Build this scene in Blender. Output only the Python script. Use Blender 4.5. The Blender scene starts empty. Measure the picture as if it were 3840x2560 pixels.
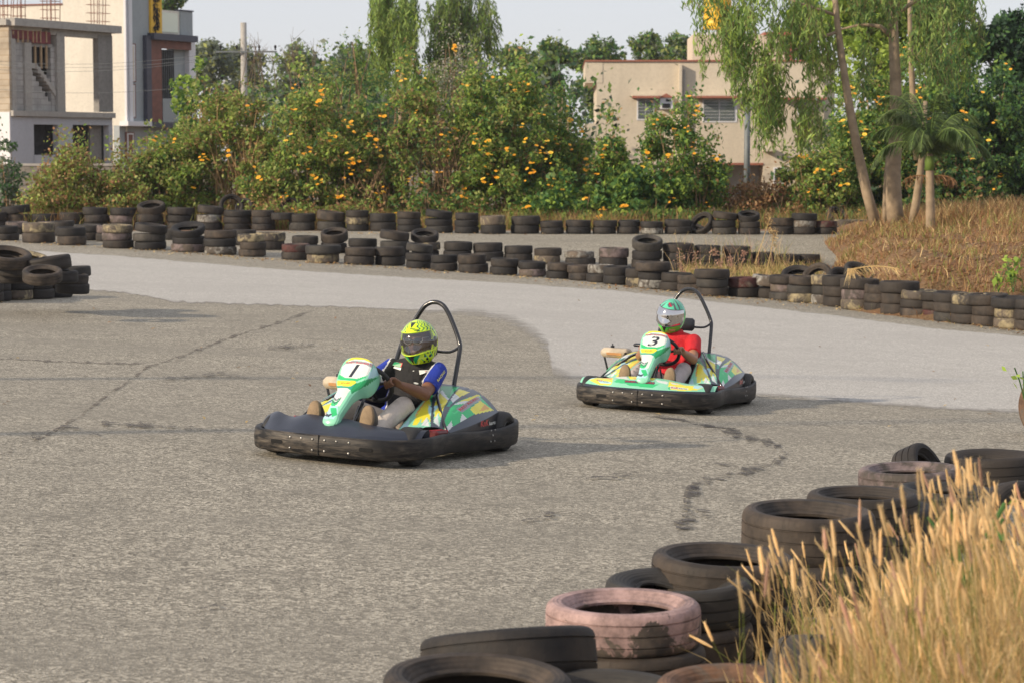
import bpy, math, random
import numpy as np
from mathutils import Vector, Matrix, Euler
random.seed(7); RNG = np.random.default_rng(7)
S = bpy.context.scene
COL = S.collection
F = 8600.0; CX, CY = 1920.0, 1280.0; HZ = 580.0; CAMH = 2.03
PITCH = math.atan((CY - HZ) / F)
cP, sP = math.cos(PITCH), math.sin(PITCH)

def ss(a, b, t):
    t = min(1.0, max(0.0, (t - a) / (b - a))); return t * t * (3 - 2 * t)
def gz(X, Y):
    """height of the track surface: a gentle cross fall and a shallow dip"""
    A = 2.03 + .17 * ss(12, 26, Y) - .42 * ss(43, 52, Y); b = .045 * (1 - ss(43, 53, Y))
    return CAMH - A - b * 14 * math.tanh(X / 14)
def ray(px, py):
    x = (px - CX) / F; y = -(py - CY) / F
    return np.array([x, cP + y * sP, -sP + y * cP])
def ground(px, py):
    r = ray(px, py); lo, hi = 3., 400.
    for _ in range(50):
        m = (lo + hi) / 2
        if CAMH + r[2] * m - gz(r[0] * m, r[1] * m) > 0: lo = m
        else: hi = m
    return np.array([r[0] * lo, r[1] * lo, CAMH + r[2] * lo])
def at(px, py, Y):
    r = ray(px, py); t = Y / r[1]
    return np.array([r[0] * t, Y, CAMH + r[2] * t])
def proj(P):
    dx, dy, dz = P[0], P[1], P[2] - CAMH
    zc = dy * cP - dz * sP; yc = dy * sP + dz * cP
    return CX + F * dx / zc, CY - F * yc / zc, F / zc
def gnrm(P):
    e = .3; n = Vector((-(gz(P[0] + e, P[1]) - gz(P[0] - e, P[1])) / (2 * e), -(gz(P[0], P[1] + e) - gz(P[0], P[1] - e)) / (2 * e), 1.)); return n.normalized()

# ---------------------------------------------------------------- object helpers
def link(o, parent=None):
    COL.objects.link(o)
    if parent is not None: o.parent = parent
    return o
def tag(o, label=None, cat=None, group=None, kind=None):
    if label: o['label'] = label
    if cat: o['category'] = cat
    if group: o['group'] = group
    if kind: o['kind'] = kind
    return o
def empty(name, loc=(0, 0, 0), rotz=0., mat=None):
    o = bpy.data.objects.new(name, None); o.empty_display_size = .2
    if mat is not None: o.matrix_world = mat
    else:
        o.location = loc; o.rotation_euler = (0, 0, rotz)
    return link(o)
def mesh_obj(name, verts, faces, mats, parent=None, midx=None, smooth=False):
    me = bpy.data.meshes.new(name); me.from_pydata([tuple(v) for v in verts], [], faces)
    for m in (mats if isinstance(mats, (list, tuple)) else [mats]): me.materials.append(m)
    if midx is not None: me.polygons.foreach_set('material_index', midx)
    if smooth: me.polygons.foreach_set('use_smooth', [True] * len(me.polygons))
    me.update()
    return link(bpy.data.objects.new(name, me), parent)
def np_obj(name, V, Q, mats, parent=None, midx=None, smooth=False):
    """fast mesh from numpy verts and an (n,k) face array"""
    me = bpy.data.meshes.new(name); V = np.ascontiguousarray(V, np.float32); Q = np.ascontiguousarray(Q, np.int32)
    k = Q.shape[1]; me.vertices.add(len(V)); me.vertices.foreach_set('co', V.ravel())
    me.loops.add(Q.size); me.loops.foreach_set('vertex_index', Q.ravel())
    me.polygons.add(len(Q)); me.polygons.foreach_set('loop_start', np.arange(0, Q.size, k, dtype=np.int32)); me.polygons.foreach_set('loop_total', np.full(len(Q), k, np.int32))
    for m in (mats if isinstance(mats, (list, tuple)) else [mats]): me.materials.append(m)
    if midx is not None: me.polygons.foreach_set('material_index', np.ascontiguousarray(midx, np.int32))
    if smooth: me.polygons.foreach_set('use_smooth', np.ones(len(Q), bool))
    me.update(calc_edges=True); me.validate()
    return link(bpy.data.objects.new(name, me), parent)

class MB:
    def __init__(s): s.v = []; s.f = []; s.m = []
    def add(s, vs, fs, m=0):
        b = len(s.v); s.v += [tuple(v) for v in vs]; s.f += [tuple(i + b for i in f) for f in fs]; s.m += [m] * len(fs); return s
    def box(s, c, d, m=0, R=None, bev=0.):
        hx, hy, hz = d[0] / 2, d[1] / 2, d[2] / 2
        if bev <= 0:
            P = [(x, y, z) for z in (-hz, hz) for (x, y) in ((-hx, -hy), (hx, -hy), (hx, hy), (-hx, hy))]
            Fc = [(0, 3, 2, 1), (4, 5, 6, 7), (0, 1, 5, 4), (1, 2, 6, 5), (2, 3, 7, 6), (3, 0, 4, 7)]
        else:
            e = min(bev, hx * .9, hy * .9, hz * .9); P = []
            for z, k in ((-hz, e), (-hz + e, 0), (hz - e, 0), (hz, e)):
                ax, ay = hx - k, hy - k
                P += [(-ax + e * (k == 0), -ay, z), (ax - e * (k == 0), -ay, z), (ax, -ay + e * (k == 0), z), (ax, ay - e * (k == 0), z), (ax - e * (k == 0), ay, z), (-ax + e * (k == 0), ay, z), (-ax, ay - e * (k == 0), z), (-ax, -ay + e * (k == 0), z)]
            Fc = [tuple(range(7, -1, -1)), tuple(range(24, 32))]
            for r in range(3):
                for i in range(8): Fc.append((r * 8 + i, r * 8 + (i + 1) % 8, r * 8 + 8 + (i + 1) % 8, r * 8 + 8 + i))
        out = []
        for p in P:
            p = Vector(p)
            if R is not None: p = R @ p
            out.append(p + Vector(c))
        return s.add(out, Fc, m)
    def tube(s, pts, r, n=8, m=0, cap=True, closed=False):
        pts = [Vector(p) for p in pts]; N = len(pts)
        rr = r if isinstance(r, (list, tuple)) else [r] * N
        up = None; vs = []; fs = []
        for i, p in enumerate(pts):
            if closed: t = pts[(i + 1) % N] - pts[i - 1]
            else: t = pts[min(i + 1, N - 1)] - pts[max(i - 1, 0)]
            t.normalize()
            if up is None:
                a = Vector((0, 0, 1)) if abs(t.z) < .9 else Vector((1, 0, 0)); up = (a - t * a.dot(t)).normalized()
            else: up = (up - t * up.dot(t)).normalized()
            b = t.cross(up)
            for k in range(n):
                an = 2 * math.pi * k / n; vs.append(p + up * (rr[i] * math.cos(an)) + b * (rr[i] * math.sin(an)))
        for i in range(N if closed else N - 1):
            j = (i + 1) % N
            for k in range(n): fs.append((i * n + k, i * n + (k + 1) % n, j * n + (k + 1) % n, j * n + k))
        if cap and not closed: fs.append(tuple(range(n - 1, -1, -1))); fs.append(tuple((N - 1) * n + k for k in range(n)))
        return s.add(vs, fs, m)
    def lathe(s, prof, n=24, c=(0, 0, 0), R=None, m=0, closed=False):
        vs = []; fs = []; M = len(prof)
        for i in range(n):
            a = 2 * math.pi * i / n
            for (r, z) in prof:
                p = Vector((r * math.cos(a), r * math.sin(a), z))
                if R is not None: p = R @ p
                vs.append(p + Vector(c))
        for i in range(n):
            j = (i + 1) % n
            for k in range(M if closed else M - 1):
                l = (k + 1) % M; fs.append((i * M + k, j * M + k, j * M + l, i * M + l))
        return s.add(vs, fs, m)
    def ell(s, c, r, R=None, nu=16, nv=10, m=0):
        vs = []; fs = []
        for j in range(nv + 1):
            ph = math.pi * j / nv
            for i in range(nu):
                a = 2 * math.pi * i / nu
                p = Vector((r[0] * math.sin(ph) * math.cos(a), r[1] * math.sin(ph) * math.sin(a), -r[2] * math.cos(ph)))
                if R is not None: p = R @ p
                vs.append(p + Vector(c))
        for j in range(nv):
            for i in range(nu): fs.append((j * nu + i, j * nu + (i + 1) % nu, (j + 1) * nu + (i + 1) % nu, (j + 1) * nu + i))
        return s.add(vs, fs, m)
    def build(s, name, mats, parent=None, smooth=False): return mesh_obj(name, s.v, s.f, mats, parent, s.m, smooth)

def inpoly(x, y, P):
    c = False; j = len(P) - 1
    for i in range(len(P)):
        xi, yi = P[i]; xj, yj = P[j]
        if (yi > y) != (yj > y) and x < (xj - xi) * (y - yi) / (yj - yi) + xi: c = not c
        j = i
    return c
def lerp(a, b, t): return tuple(a[i] + (b[i] - a[i]) * t for i in range(len(a)))
def spline(P, n, closed=False):
    """Catmull-Rom through P"""
    out = []; N = len(P); seg = N if closed else N - 1
    for i in range(seg):
        p0 = P[(i - 1) % N] if closed or i > 0 else P[0]; p1 = P[i]; p2 = P[(i + 1) % N]; p3 = P[(i + 2) % N] if closed or i + 2 < N else P[-1]
        for k in range(n):
            t = k / n; out.append(tuple(.5 * (2 * p1[a] + (p2[a] - p0[a]) * t + (2 * p0[a] - 5 * p1[a] + 4 * p2[a] - p3[a]) * t * t + (3 * p1[a] - p0[a] - 3 * p2[a] + p3[a]) * t ** 3) for a in range(len(p1))))
    if not closed: out.append(tuple(P[-1]))
    return out
def text_geo(txt, size=1., bold=0.0, shear=0., align='CENTER', res=2):
    cu = bpy.data.curves.new('t', 'FONT'); cu.body = txt; cu.size = size; cu.offset = bold; cu.shear = shear; cu.align_x = align; cu.align_y = 'CENTER'; cu.resolution_u = res
    o = bpy.data.objects.new('t', cu); COL.objects.link(o); bpy.context.view_layer.update()
    me = bpy.data.meshes.new_from_object(o.evaluated_get(bpy.context.evaluated_depsgraph_get()))
    v = [tuple(x.co) for x in me.vertices]; f = [tuple(p.vertices) for p in me.polygons]
    bpy.data.objects.remove(o); bpy.data.curves.remove(cu); bpy.data.meshes.remove(me)
    return v, f

# ---------------------------------------------------------------- materials
def newmat(name):
    m = bpy.data.materials.new(name); m.use_nodes = True; nt = m.node_tree; b = nt.nodes['Principled BSDF']; return m, nt, b
def N(nt, t, **kw):
    n = nt.nodes.new(t)
    for k, v in kw.items():
        if k in n.inputs: n.inputs[k].default_value = v
        else: setattr(n, k, v)
    return n
def c4(c): return (c[0], c[1], c[2], 1.)
def simple(name, col, rough=.6, var=.15, scale=6., bump=0., metal=0., bscale=None, spec=.5, coat=0.):
    m, nt, b = newmat(name); b.inputs['Roughness'].default_value = rough; b.inputs['Metallic'].default_value = metal
    b.inputs['Specular IOR Level'].default_value = spec; b.inputs['Coat Weight'].default_value = coat
    tc = N(nt, 'ShaderNodeTexCoord'); no = N(nt, 'ShaderNodeTexNoise', Scale=scale, Detail=6., Roughness=.6)
    nt.links.new(tc.outputs['Object'], no.inputs['Vector'])
    cr = N(nt, 'ShaderNodeValToRGB'); cr.color_ramp.elements[0].position = .3; cr.color_ramp.elements[1].position = .7
    cr.color_ramp.elements[0].color = c4([x * (1 - var) for x in col]); cr.color_ramp.elements[1].color = c4([min(1, x * (1 + var)) for x in col])
    nt.links.new(no.outputs['Fac'], cr.inputs['Fac']); nt.links.new(cr.outputs['Color'], b.inputs['Base Color'])
    if bump:
        n2 = N(nt, 'ShaderNodeTexNoise', Scale=bscale or scale * 6, Detail=4.); nt.links.new(tc.outputs['Object'], n2.inputs['Vector'])
        bp = N(nt, 'ShaderNodeBump', Strength=bump, Distance=.01); nt.links.new(n2.outputs['Fac'], bp.inputs['Height']); nt.links.new(bp.outputs['Normal'], b.inputs['Normal'])
    return m
def mix(nt, fac, a, b):
    n = N(nt, 'ShaderNodeMix'); n.data_type = 'RGBA'
    for i, x in ((0, fac), (6, a), (7, b)):
        if isinstance(x, bpy.types.NodeSocket): nt.links.new(x, n.inputs[i])
        else: n.inputs[i].default_value = x if i == 0 else c4(x)
    return n.outputs[2]
def ramp(nt, sock, p0, p1, c0=(0, 0, 0), c1=(1, 1, 1)):
    cr = N(nt, 'ShaderNodeValToRGB'); e = cr.color_ramp.elements; e[0].position = p0; e[1].position = p1; e[0].color = c4(c0); e[1].color = c4(c1)
    nt.links.new(sock, cr.inputs['Fac']); return cr.outputs['Color']
def noise(nt, vec, scale, detail=5., rough=.6, dist=0.):
    n = N(nt, 'ShaderNodeTexNoise', Scale=scale, Detail=detail, Roughness=rough, Distortion=dist); nt.links.new(vec, n.inputs['Vector']); return n.outputs['Fac']
def mapping(nt, vec, scale=(1, 1, 1), rot=(0, 0, 0)):
    m = N(nt, 'ShaderNodeMapping'); m.inputs['Scale'].default_value = scale; m.inputs['Rotation'].default_value = rot; nt.links.new(vec, m.inputs['Vector']); return m.outputs['Vector']

def asphalt(name, base, dark, stain, spk=1.):
    m, nt, b = newmat(name); tc = N(nt, 'ShaderNodeTexCoord'); v = tc.outputs['Object']
    vo = N(nt, 'ShaderNodeTexVoronoi', Scale=80.); wv = N(nt, 'ShaderNodeTexNoise', Scale=7., Detail=3.); nt.links.new(v, wv.inputs['Vector']); vm = N(nt, 'ShaderNodeVectorMath', operation='MULTIPLY_ADD'); nt.links.new(wv.outputs['Color'], vm.inputs[0]); vm.inputs[1].default_value = (.12, .12, .12); nt.links.new(v, vm.inputs[2]); nt.links.new(vm.outputs[0], vo.inputs['Vector'])
    sp = N(nt, 'ShaderNodeSeparateColor'); nt.links.new(vo.outputs['Color'], sp.inputs[0])
    agg = ramp(nt, sp.outputs[0], .05, .95, [x * (1 - .72 * spk) for x in base], [min(1, x * (1 + .80 * spk)) for x in base])
    fine = noise(nt, v, 42., 3., .7); c = mix(nt, ramp(nt, fine, .36, .62), [x * .45 for x in base], agg)
    c = mix(nt, .4 if spk > .5 else .6, c, agg); c = mix(nt, ramp(nt, noise(nt, v, 19., 4., .7), .50, .66), c, [x * .5 for x in base]) if spk > .5 else c
    mid = noise(nt, v, 3.2, 6., .7, .3); f2 = ramp(nt, mid, .50, .70); mm = N(nt, 'ShaderNodeMath', operation='MULTIPLY'); nt.links.new(f2, mm.inputs[0]); mm.inputs[1].default_value = .5
    c = mix(nt, mm.outputs[0], c, dark)
    big = noise(nt, mapping(nt, v, (.5, 1.4, 1)), .55, 5., .6, .5); f3 = ramp(nt, big, .44, .66); m3 = N(nt, 'ShaderNodeMath', operation='MULTIPLY'); nt.links.new(f3, m3.inputs[0]); m3.inputs[1].default_value = .5
    c = mix(nt, m3.outputs[0], c, stain)
    nt.links.new(c, b.inputs['Base Color']); b.inputs['Roughness'].default_value = .9; b.inputs['Specular IOR Level'].default_value = .25
    bp = N(nt, 'ShaderNodeBump', Strength=.55 * spk, Distance=.006); nt.links.new(vo.outputs['Distance'], bp.inputs['Height']); nt.links.new(bp.outputs['Normal'], b.inputs['Normal'])
    return m
M = {}
M['asphalt'] = asphalt('asphalt', (.385, .355, .29), (.14, .13, .108), (.23, .214, .178))
M['concrete_road'] = asphalt('concrete_road', (.49, .475, .44), (.35, .335, .31), (.385, .37, .345), .45)
def fade_edge(m):
    nt = m.node_tree; b = nt.nodes['Principled BSDF']; at_ = N(nt, 'ShaderNodeAttribute'); at_.attribute_name = 'fade'; tc = N(nt, 'ShaderNodeTexCoord')
    n1 = noise(nt, mapping(nt, tc.outputs['Object'], (.6, 1.6, 1)), 1.6, 8., .7); ad = N(nt, 'ShaderNodeMath', operation='ADD'); nt.links.new(at_.outputs['Fac'], ad.inputs[0]); nt.links.new(n1, ad.inputs[1])
    f = ramp(nt, ad.outputs[0], .50, 1.05); tr = N(nt, 'ShaderNodeBsdfTransparent'); mx = N(nt, 'ShaderNodeMixShader'); nt.links.new(f, mx.inputs[0]); nt.links.new(tr.outputs[0], mx.inputs[1]); nt.links.new(b.outputs[0], mx.inputs[2]); nt.links.new(mx.outputs[0], nt.nodes['Material Output'].inputs['Surface'])
fade_edge(M['concrete_road'])
M['soil'] = simple('soil', (.22, .13, .075), .95, .35, 3., .6, bscale=30.)

def rubber(name, col, dust, paint=None, cover=.5, seed=0., drip=False):
    m, nt, b = newmat(name); tc = N(nt, 'ShaderNodeTexCoord'); oi = N(nt, 'ShaderNodeObjectInfo')
    va = N(nt, 'ShaderNodeVectorMath', operation='ADD'); nt.links.new(tc.outputs['Object'], va.inputs[0]); sc = N(nt, 'ShaderNodeVectorMath', operation='SCALE'); nt.links.new(oi.outputs['Location'], sc.inputs[0]); sc.inputs['Scale'].default_value = 3.7; nt.links.new(sc.outputs[0], va.inputs[1])
    v = va.outputs[0]
    d = ramp(nt, noise(nt, v, 5., 7., .65), .38, .72); mm = N(nt, 'ShaderNodeMath', operation='MULTIPLY'); nt.links.new(d, mm.inputs[0]); nt.links.new(oi.outputs['Random'], mm.inputs[1])
    ad = N(nt, 'ShaderNodeMath', operation='MULTIPLY_ADD'); nt.links.new(mm.outputs[0], ad.inputs[0]); ad.inputs[1].default_value = .85; ad.inputs[2].default_value = .10
    c = mix(nt, ad.outputs[0], col, dust)
    if paint is not None:
        pn = noise(nt, v, 6.5 if drip else 5., 9., .68, .5)
        if drip:
            sx = N(nt, 'ShaderNodeSeparateXYZ'); nt.links.new(tc.outputs['Object'], sx.inputs[0])
            a = N(nt, 'ShaderNodeMath', operation='MULTIPLY_ADD'); nt.links.new(sx.outputs[2], a.inputs[0]); a.inputs[1].default_value = -1.5; nt.links.new(pn, a.inputs[2]); pn = a.outputs[0]
        pf = ramp(nt, pn, cover, cover + (.03 if drip else .10))
        pc = mix(nt, ramp(nt, noise(nt, v, 7., 8., .75), .40, .62), paint, [x * .42 for x in paint])
        c = mix(nt, pf, pc, c)
    nt.links.new(c, b.inputs['Base Color']); b.inputs['Roughness'].default_value = .72; b.inputs['Specular IOR Level'].default_value = .4
    # tread: shoulder sipes and ribs by angle
    sx = N(nt, 'ShaderNodeSeparateXYZ'); nt.links.new(tc.outputs['Object'], sx.inputs[0])
    at2 = N(nt, 'ShaderNodeMath', operation='ARCTAN2'); nt.links.new(sx.outputs[1], at2.inputs[0]); nt.links.new(sx.outputs[0], at2.inputs[1])
    k = N(nt, 'ShaderNodeMath', operation='MULTIPLY'); nt.links.new(at2.outputs[0], k.inputs[0]); k.inputs[1].default_value = 68.
    s = N(nt, 'ShaderNodeMath', operation='SINE'); nt.links.new(k.outputs[0], s.inputs[0])
    gt = N(nt, 'ShaderNodeMath', operation='GREATER_THAN'); nt.links.new(s.outputs[0], gt.inputs[0]); gt.inputs[1].default_value = .8
    az = N(nt, 'ShaderNodeMath', operation='ABSOLUTE'); nt.links.new(sx.outputs[2], az.inputs[0]); g2 = N(nt, 'ShaderNodeMath', operation='GREATER_THAN'); nt.links.new(az.outputs[0], g2.inputs[0]); g2.inputs[1].default_value = .052
    le = N(nt, 'ShaderNodeVectorMath', operation='LENGTH'); cx = N(nt, 'ShaderNodeCombineXYZ'); nt.links.new(sx.outputs[0], cx.inputs[0]); nt.links.new(sx.outputs[1], cx.inputs[1]); nt.links.new(cx.outputs[0], le.inputs[0])
    g3 = N(nt, 'ShaderNodeMath', operation='GREATER_THAN'); nt.links.new(le.outputs['Value'], g3.inputs[0]); g3.inputs[1].default_value = .272
    p = N(nt, 'ShaderNodeMath', operation='MULTIPLY'); nt.links.new(gt.outputs[0], p.inputs[0]); nt.links.new(g2.outputs[0], p.inputs[1]); p2 = N(nt, 'ShaderNodeMath', operation='MULTIPLY'); nt.links.new(p.outputs[0], p2.inputs[0]); nt.links.new(g3.outputs[0], p2.inputs[1])
    b1 = N(nt, 'ShaderNodeBump', Strength=.9, Distance=.004, invert=True); nt.links.new(p2.outputs[0], b1.inputs['Height'])
    rr = N(nt, 'ShaderNodeMath', operation='MULTIPLY'); nt.links.new(le.outputs['Value'], rr.inputs[0]); rr.inputs[1].default_value = 420.; rs = N(nt, 'ShaderNodeMath', operation='SINE'); nt.links.new(rr.outputs[0], rs.inputs[0])
    b0 = N(nt, 'ShaderNodeBump', Strength=.30, Distance=.002); nt.links.new(rs.outputs[0], b0.inputs['Height']); nt.links.new(b1.outputs['Normal'], b0.inputs['Normal']); b1 = b0
    b2 = N(nt, 'ShaderNodeBump', Strength=.5, Distance=.005); nt.links.new(noise(nt, v, 45., 4.), b2.inputs['Height']); nt.links.new(b1.outputs['Normal'], b2.inputs['Normal']); nt.links.new(b2.outputs['Normal'], b.inputs['Normal'])
    return m
DUST = (.20, .155, .115)
M['k'] = rubber('rubber_black', (.010, .0105, .012), (.07, .056, .045))
M['b'] = rubber('rubber_dusty', (.016, .0145, .0135), (.12, .09, .067))
M['g'] = rubber('rubber_grey', (.020, .020, .0195), (.10, .088, .075))
M['y'] = rubber('rubber_yellow_paint', (.035, .032, .03), DUST, (.36, .30, .18), .44)
M['w'] = rubber('rubber_white_paint', (.035, .032, .03), DUST, (.34, .33, .30), .44)
M['p'] = rubber('rubber_pink_paint', (.035, .032, .03), DUST, (.20, .155, .15), .46)
M['P'] = rubber('rubber_flaking_pink_paint', (.03, .028, .03), DUST, (.44, .30, .28), .52, drip=True)
M['r'] = rubber('rubber_red_paint', (.035, .03, .03), DUST, (.09, .03, .027), .50)
M['o'] = rubber('rubber_rust', (.05, .04, .033), DUST, (.20, .11, .065), .50)

def leafmat(name, c0, c1, trans=.38, vscale=1.2):
    m, nt, b = newmat(name); tc = N(nt, 'ShaderNodeTexCoord'); ge = N(nt, 'ShaderNodeNewGeometry')
    f = ramp(nt, noise(nt, tc.outputs['Object'], vscale, 4.), .35, .65); c = mix(nt, f, c0, c1)
    hs = N(nt, 'ShaderNodeHueSaturation'); nt.links.new(c, hs.inputs['Color']); a = N(nt, 'ShaderNodeMath', operation='MULTIPLY_ADD'); nt.links.new(ge.outputs['Random Per Island'], a.inputs[0]); a.inputs[1].default_value = .7; a.inputs[2].default_value = .65; nt.links.new(a.outputs[0], hs.inputs['Value'])
    nt.links.new(hs.outputs[0], b.inputs['Base Color']); b.inputs['Roughness'].default_value = .55; b.inputs['Specular IOR Level'].default_value = .3
    tr = N(nt, 'ShaderNodeBsdfTranslucent'); nt.links.new(hs.outputs[0], tr.inputs['Color']); mx = N(nt, 'ShaderNodeMixShader'); mx.inputs[0].default_value = trans
    nt.links.new(b.outputs[0], mx.inputs[1]); nt.links.new(tr.outputs[0], mx.inputs[2]); nt.links.new(mx.outputs[0], nt.nodes['Material Output'].inputs['Surface'])
    return m
M['leaf'] = leafmat('leaf_green', (.16, .27, .055), (.27, .38, .09))
M['leaf2'] = leafmat('leaf_olive', (.25, .30, .075), (.38, .41, .13))
M['leafd'] = leafmat('leaf_dark', (.06, .155, .05), (.12, .24, .07))
M['leafb'] = leafmat('leaf_bright', (.27, .42, .06), (.42, .54, .11), .45)
M['leafdry'] = leafmat('leaf_dry', (.30, .19, .09), (.44, .28, .13))
M['leafgreyhaze'] = leafmat('leaf_grey_green_hazed', (.15, .19, .14), (.21, .25, .18))  # greyed leaf colour, distance haze of the far trees painted in
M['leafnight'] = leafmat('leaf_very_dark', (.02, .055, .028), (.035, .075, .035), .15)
M['willow'] = leafmat('leaf_drooping', (.23, .37, .09), (.38, .50, .15), .5)
M['willowd'] = leafmat('leaf_drooping_dark', (.12, .22, .06), (.20, .30, .09), .4)
M['plume'] = leafmat('plume_pale', (.40, .37, .30), (.50, .46, .38), .3)
M['straw'] = leafmat('dry_straw', (.62, .45, .20), (.80, .62, .32), .45, 2.)
M['seed'] = leafmat('seed_head', (.74, .55, .30), (.90, .72, .43), .5, 4.)
M['seedpink'] = leafmat('seed_head_pinkish', (.50, .28, .20), (.55, .36, .26), .3)
M['grassg'] = leafmat('grass_green', (.16, .20, .04), (.28, .30, .07), .3, 3.)
M['dryred'] = leafmat('dry_red_brown', (.24, .12, .055), (.34, .19, .09), .25, 2.)
M['petal'] = simple('petal_orange_yellow', (.85, .42, .02), .5, .2, 8.)
M['petal2'] = simple('petal_deep_orange', (.82, .38, .02), .5, .25, 8.); M['petal3'] = simple('petal_pale_yellow', (.88, .58, .06), .5, .2, 8.)
M['floweye'] = simple('flower_eye', (.75, .28, .01), .6, .2, 8.)
M['bark'] = simple('bark_pale', (.29, .22, .145), .85, .3, 5., .7, bscale=30.)
M['barkd'] = simple('bark_brown', (.16, .115, .08), .9, .35, 6., .7, bscale=30.)
M['stem'] = simple('stem_brown', (.26, .17, .09), .8, .3, 6.)
# ---------------------------------------------------------------- ground
def make_ground():
    xs = list(np.concatenate([np.linspace(-300, -40, 14)[:-1], np.arange(-40, 40.01, .5), np.linspace(40, 300, 14)[1:]]))
    ys = list(np.concatenate([[-40, -20, -5], np.arange(0, 60.01, .5), np.linspace(62, 700, 30)]))
    V = [(x, y, gz(x, y)) for y in ys for x in xs]; n = len(xs)
    Q = [(j * n + i, j * n + i + 1, (j + 1) * n + i + 1, (j + 1) * n + i) for j in range(len(ys) - 1) for i in range(n - 1)]
    mi = [0 if ys[q[0] // n] < 53.2 and abs(V[q[0]][0]) < 30 else 1 for q in Q]
    o = mesh_obj('ground', V, Q, [M['asphalt'], M['soil']], None, mi, True); tag(o, kind='structure')
make_ground()
def strip(name, up, lo, mat, lift, sub=8, jag=0., nseg=140, kind='structure'):
    """sheet on the ground between two outlines given along the picture's x"""
    up = np.array(up, float); lo = np.array(lo, float); x0 = max(up[0, 0], lo[0, 0]); x1 = min(up[-1, 0], lo[-1, 0])
    V = []; Q = []
    for i in range(nseg + 1):
        x = x0 + (x1 - x0) * i / nseg; a = np.interp(x, up[:, 0], up[:, 1]); b = np.interp(x, lo[:, 0], lo[:, 1])
        a += random.uniform(-jag, jag) * .4; b += random.uniform(-jag, jag)
        for j in range(sub + 1):
            t = j / sub; p = ground(x, a + (b - a) * t); V.append((p[0], p[1], p[2] + lift))
    for i in range(nseg):
        for j in range(sub):
            k = i * (sub + 1) + j; Q.append((k, k + 1, k + sub + 2, k + sub + 1))
    o = mesh_obj(name, V, Q, mat, smooth=True); at_ = o.data.attributes.new('fade', 'FLOAT', 'POINT'); fd = []
    for i in range(nseg + 1):
        x = x0 + (x1 - x0) * i / nseg; a = np.interp(x, up[:, 0], up[:, 1]); b = np.interp(x, lo[:, 0], lo[:, 1]); w = 14 + 90 * math.exp(-((x - 2080) / 260) ** 2) + 20 * ss(1200, 1900, x)
        for j in range(sub + 1): t = j / sub; fd.append(min(1, (b - a) * (1 - t) / w, .35 + (b - a) * t / 10) * min(1, (b - a) / 40))
    at_.data.foreach_set('value', fd); return tag(o, kind=kind)
strip('concrete_road_patch', [(-300, 905), (0, 934), (430, 960), (1000, 1008), (1500, 1040), (1900, 1062), (2300, 1090), (2700, 1135), (3100, 1180), (3500, 1232), (3840, 1262), (4200, 1310)],
      [(-300, 1040), (0, 1060), (280, 1090), (480, 1102), (640, 1135), (800, 1142), (1100, 1150), (1500, 1165), (1800, 1190), (1930, 1232), (2010, 1290), (2060, 1340), (2070, 1420), (2150, 1462), (2600, 1480), (3000, 1500), (3500, 1535), (3840, 1552), (4200, 1580)], M['concrete_road'], .004, 30, 3., 260)
# cracks and rubber scuffs in the asphalt
def crackmat():
    m, nt, b = newmat('crack_dark'); b.inputs['Base Color'].default_value = (.10, .085, .075, 1); b.inputs['Roughness'].default_value = .95
    tc = N(nt, 'ShaderNodeTexCoord'); f = ramp(nt, noise(nt, tc.outputs['Object'], 11., 9., .8), .42, .56, (.25, .25, .25))
    tr = N(nt, 'ShaderNodeBsdfTransparent'); mx = N(nt, 'ShaderNodeMixShader'); nt.links.new(f, mx.inputs[0]); nt.links.new(tr.outputs[0], mx.inputs[2]); nt.links.new(b.outputs[0], mx.inputs[1]); nt.links.new(mx.outputs[0], nt.nodes['Material Output'].inputs['Surface'])
    return m
M['crack'] = crackmat()
def ribbon(name, pts, wpx, lift=.005):
    P = []
    for i in range(len(pts) - 1):
        a, b = pts[i], pts[i + 1]; L = math.hypot(b[0] - a[0], b[1] - a[1]); k = max(1, int(L / 14))
        for j in range(k): P.append((a[0] + (b[0] - a[0]) * j / k + random.uniform(-5, 5), a[1] + (b[1] - a[1]) * j / k + random.uniform(-2.5, 2.5), wpx * random.choice((.15, .5, .9, 1.5)) * random.uniform(.7, 1.2)))
    P.append((*pts[-1], wpx * .3)); V = []; Q = []
    for i, (x, y, w) in enumerate(P):
        q = P[min(i + 1, len(P) - 1)]; p = P[max(i - 1, 0)]; tx, ty = q[0] - p[0], (q[1] - p[1]); L = math.hypot(tx, ty) + 1e-6
        for s in (-1, 1):
            g = ground(x - ty / L * w * s, y + tx / L * w * .55 * s); V.append((g[0], g[1], g[2] + lift))
    Q = [(2 * i, 2 * i + 2, 2 * i + 3, 2 * i + 1) for i in range(len(P) - 1)]
    return tag(mesh_obj(name, V, Q, M['scuff'] if name == 'road_scuff' else M['crack']), kind='structure')
ribbon('road_crack', [(1190, 1160), (1100, 1190), (1080, 1200), (870, 1265), (700, 1330), (560, 1375), (420, 1470), (300, 1560), (180, 1630), (40, 1690), (0, 1705)], 7)
ribbon('road_crack', [(0, 1345), (200, 1355), (420, 1363), (545, 1365)], 6)
SC = [([(2440, 1560), (2560, 1575), (2640, 1595), (2760, 1610)], 12), ([(2640, 1600), (2760, 1625), (2900, 1665), (2950, 1700)], 20), ([(2960, 1700), (2900, 1740), (2780, 1775), (2650, 1800), (2590, 1830)], 24), ([(2620, 1830), (2570, 1870), (2590, 1930), (2545, 2000)], 26), ([(2560, 1900), (2640, 1915), (2660, 1950)], 14), ([(2650, 1745), (2760, 1740)], 12)]
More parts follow.
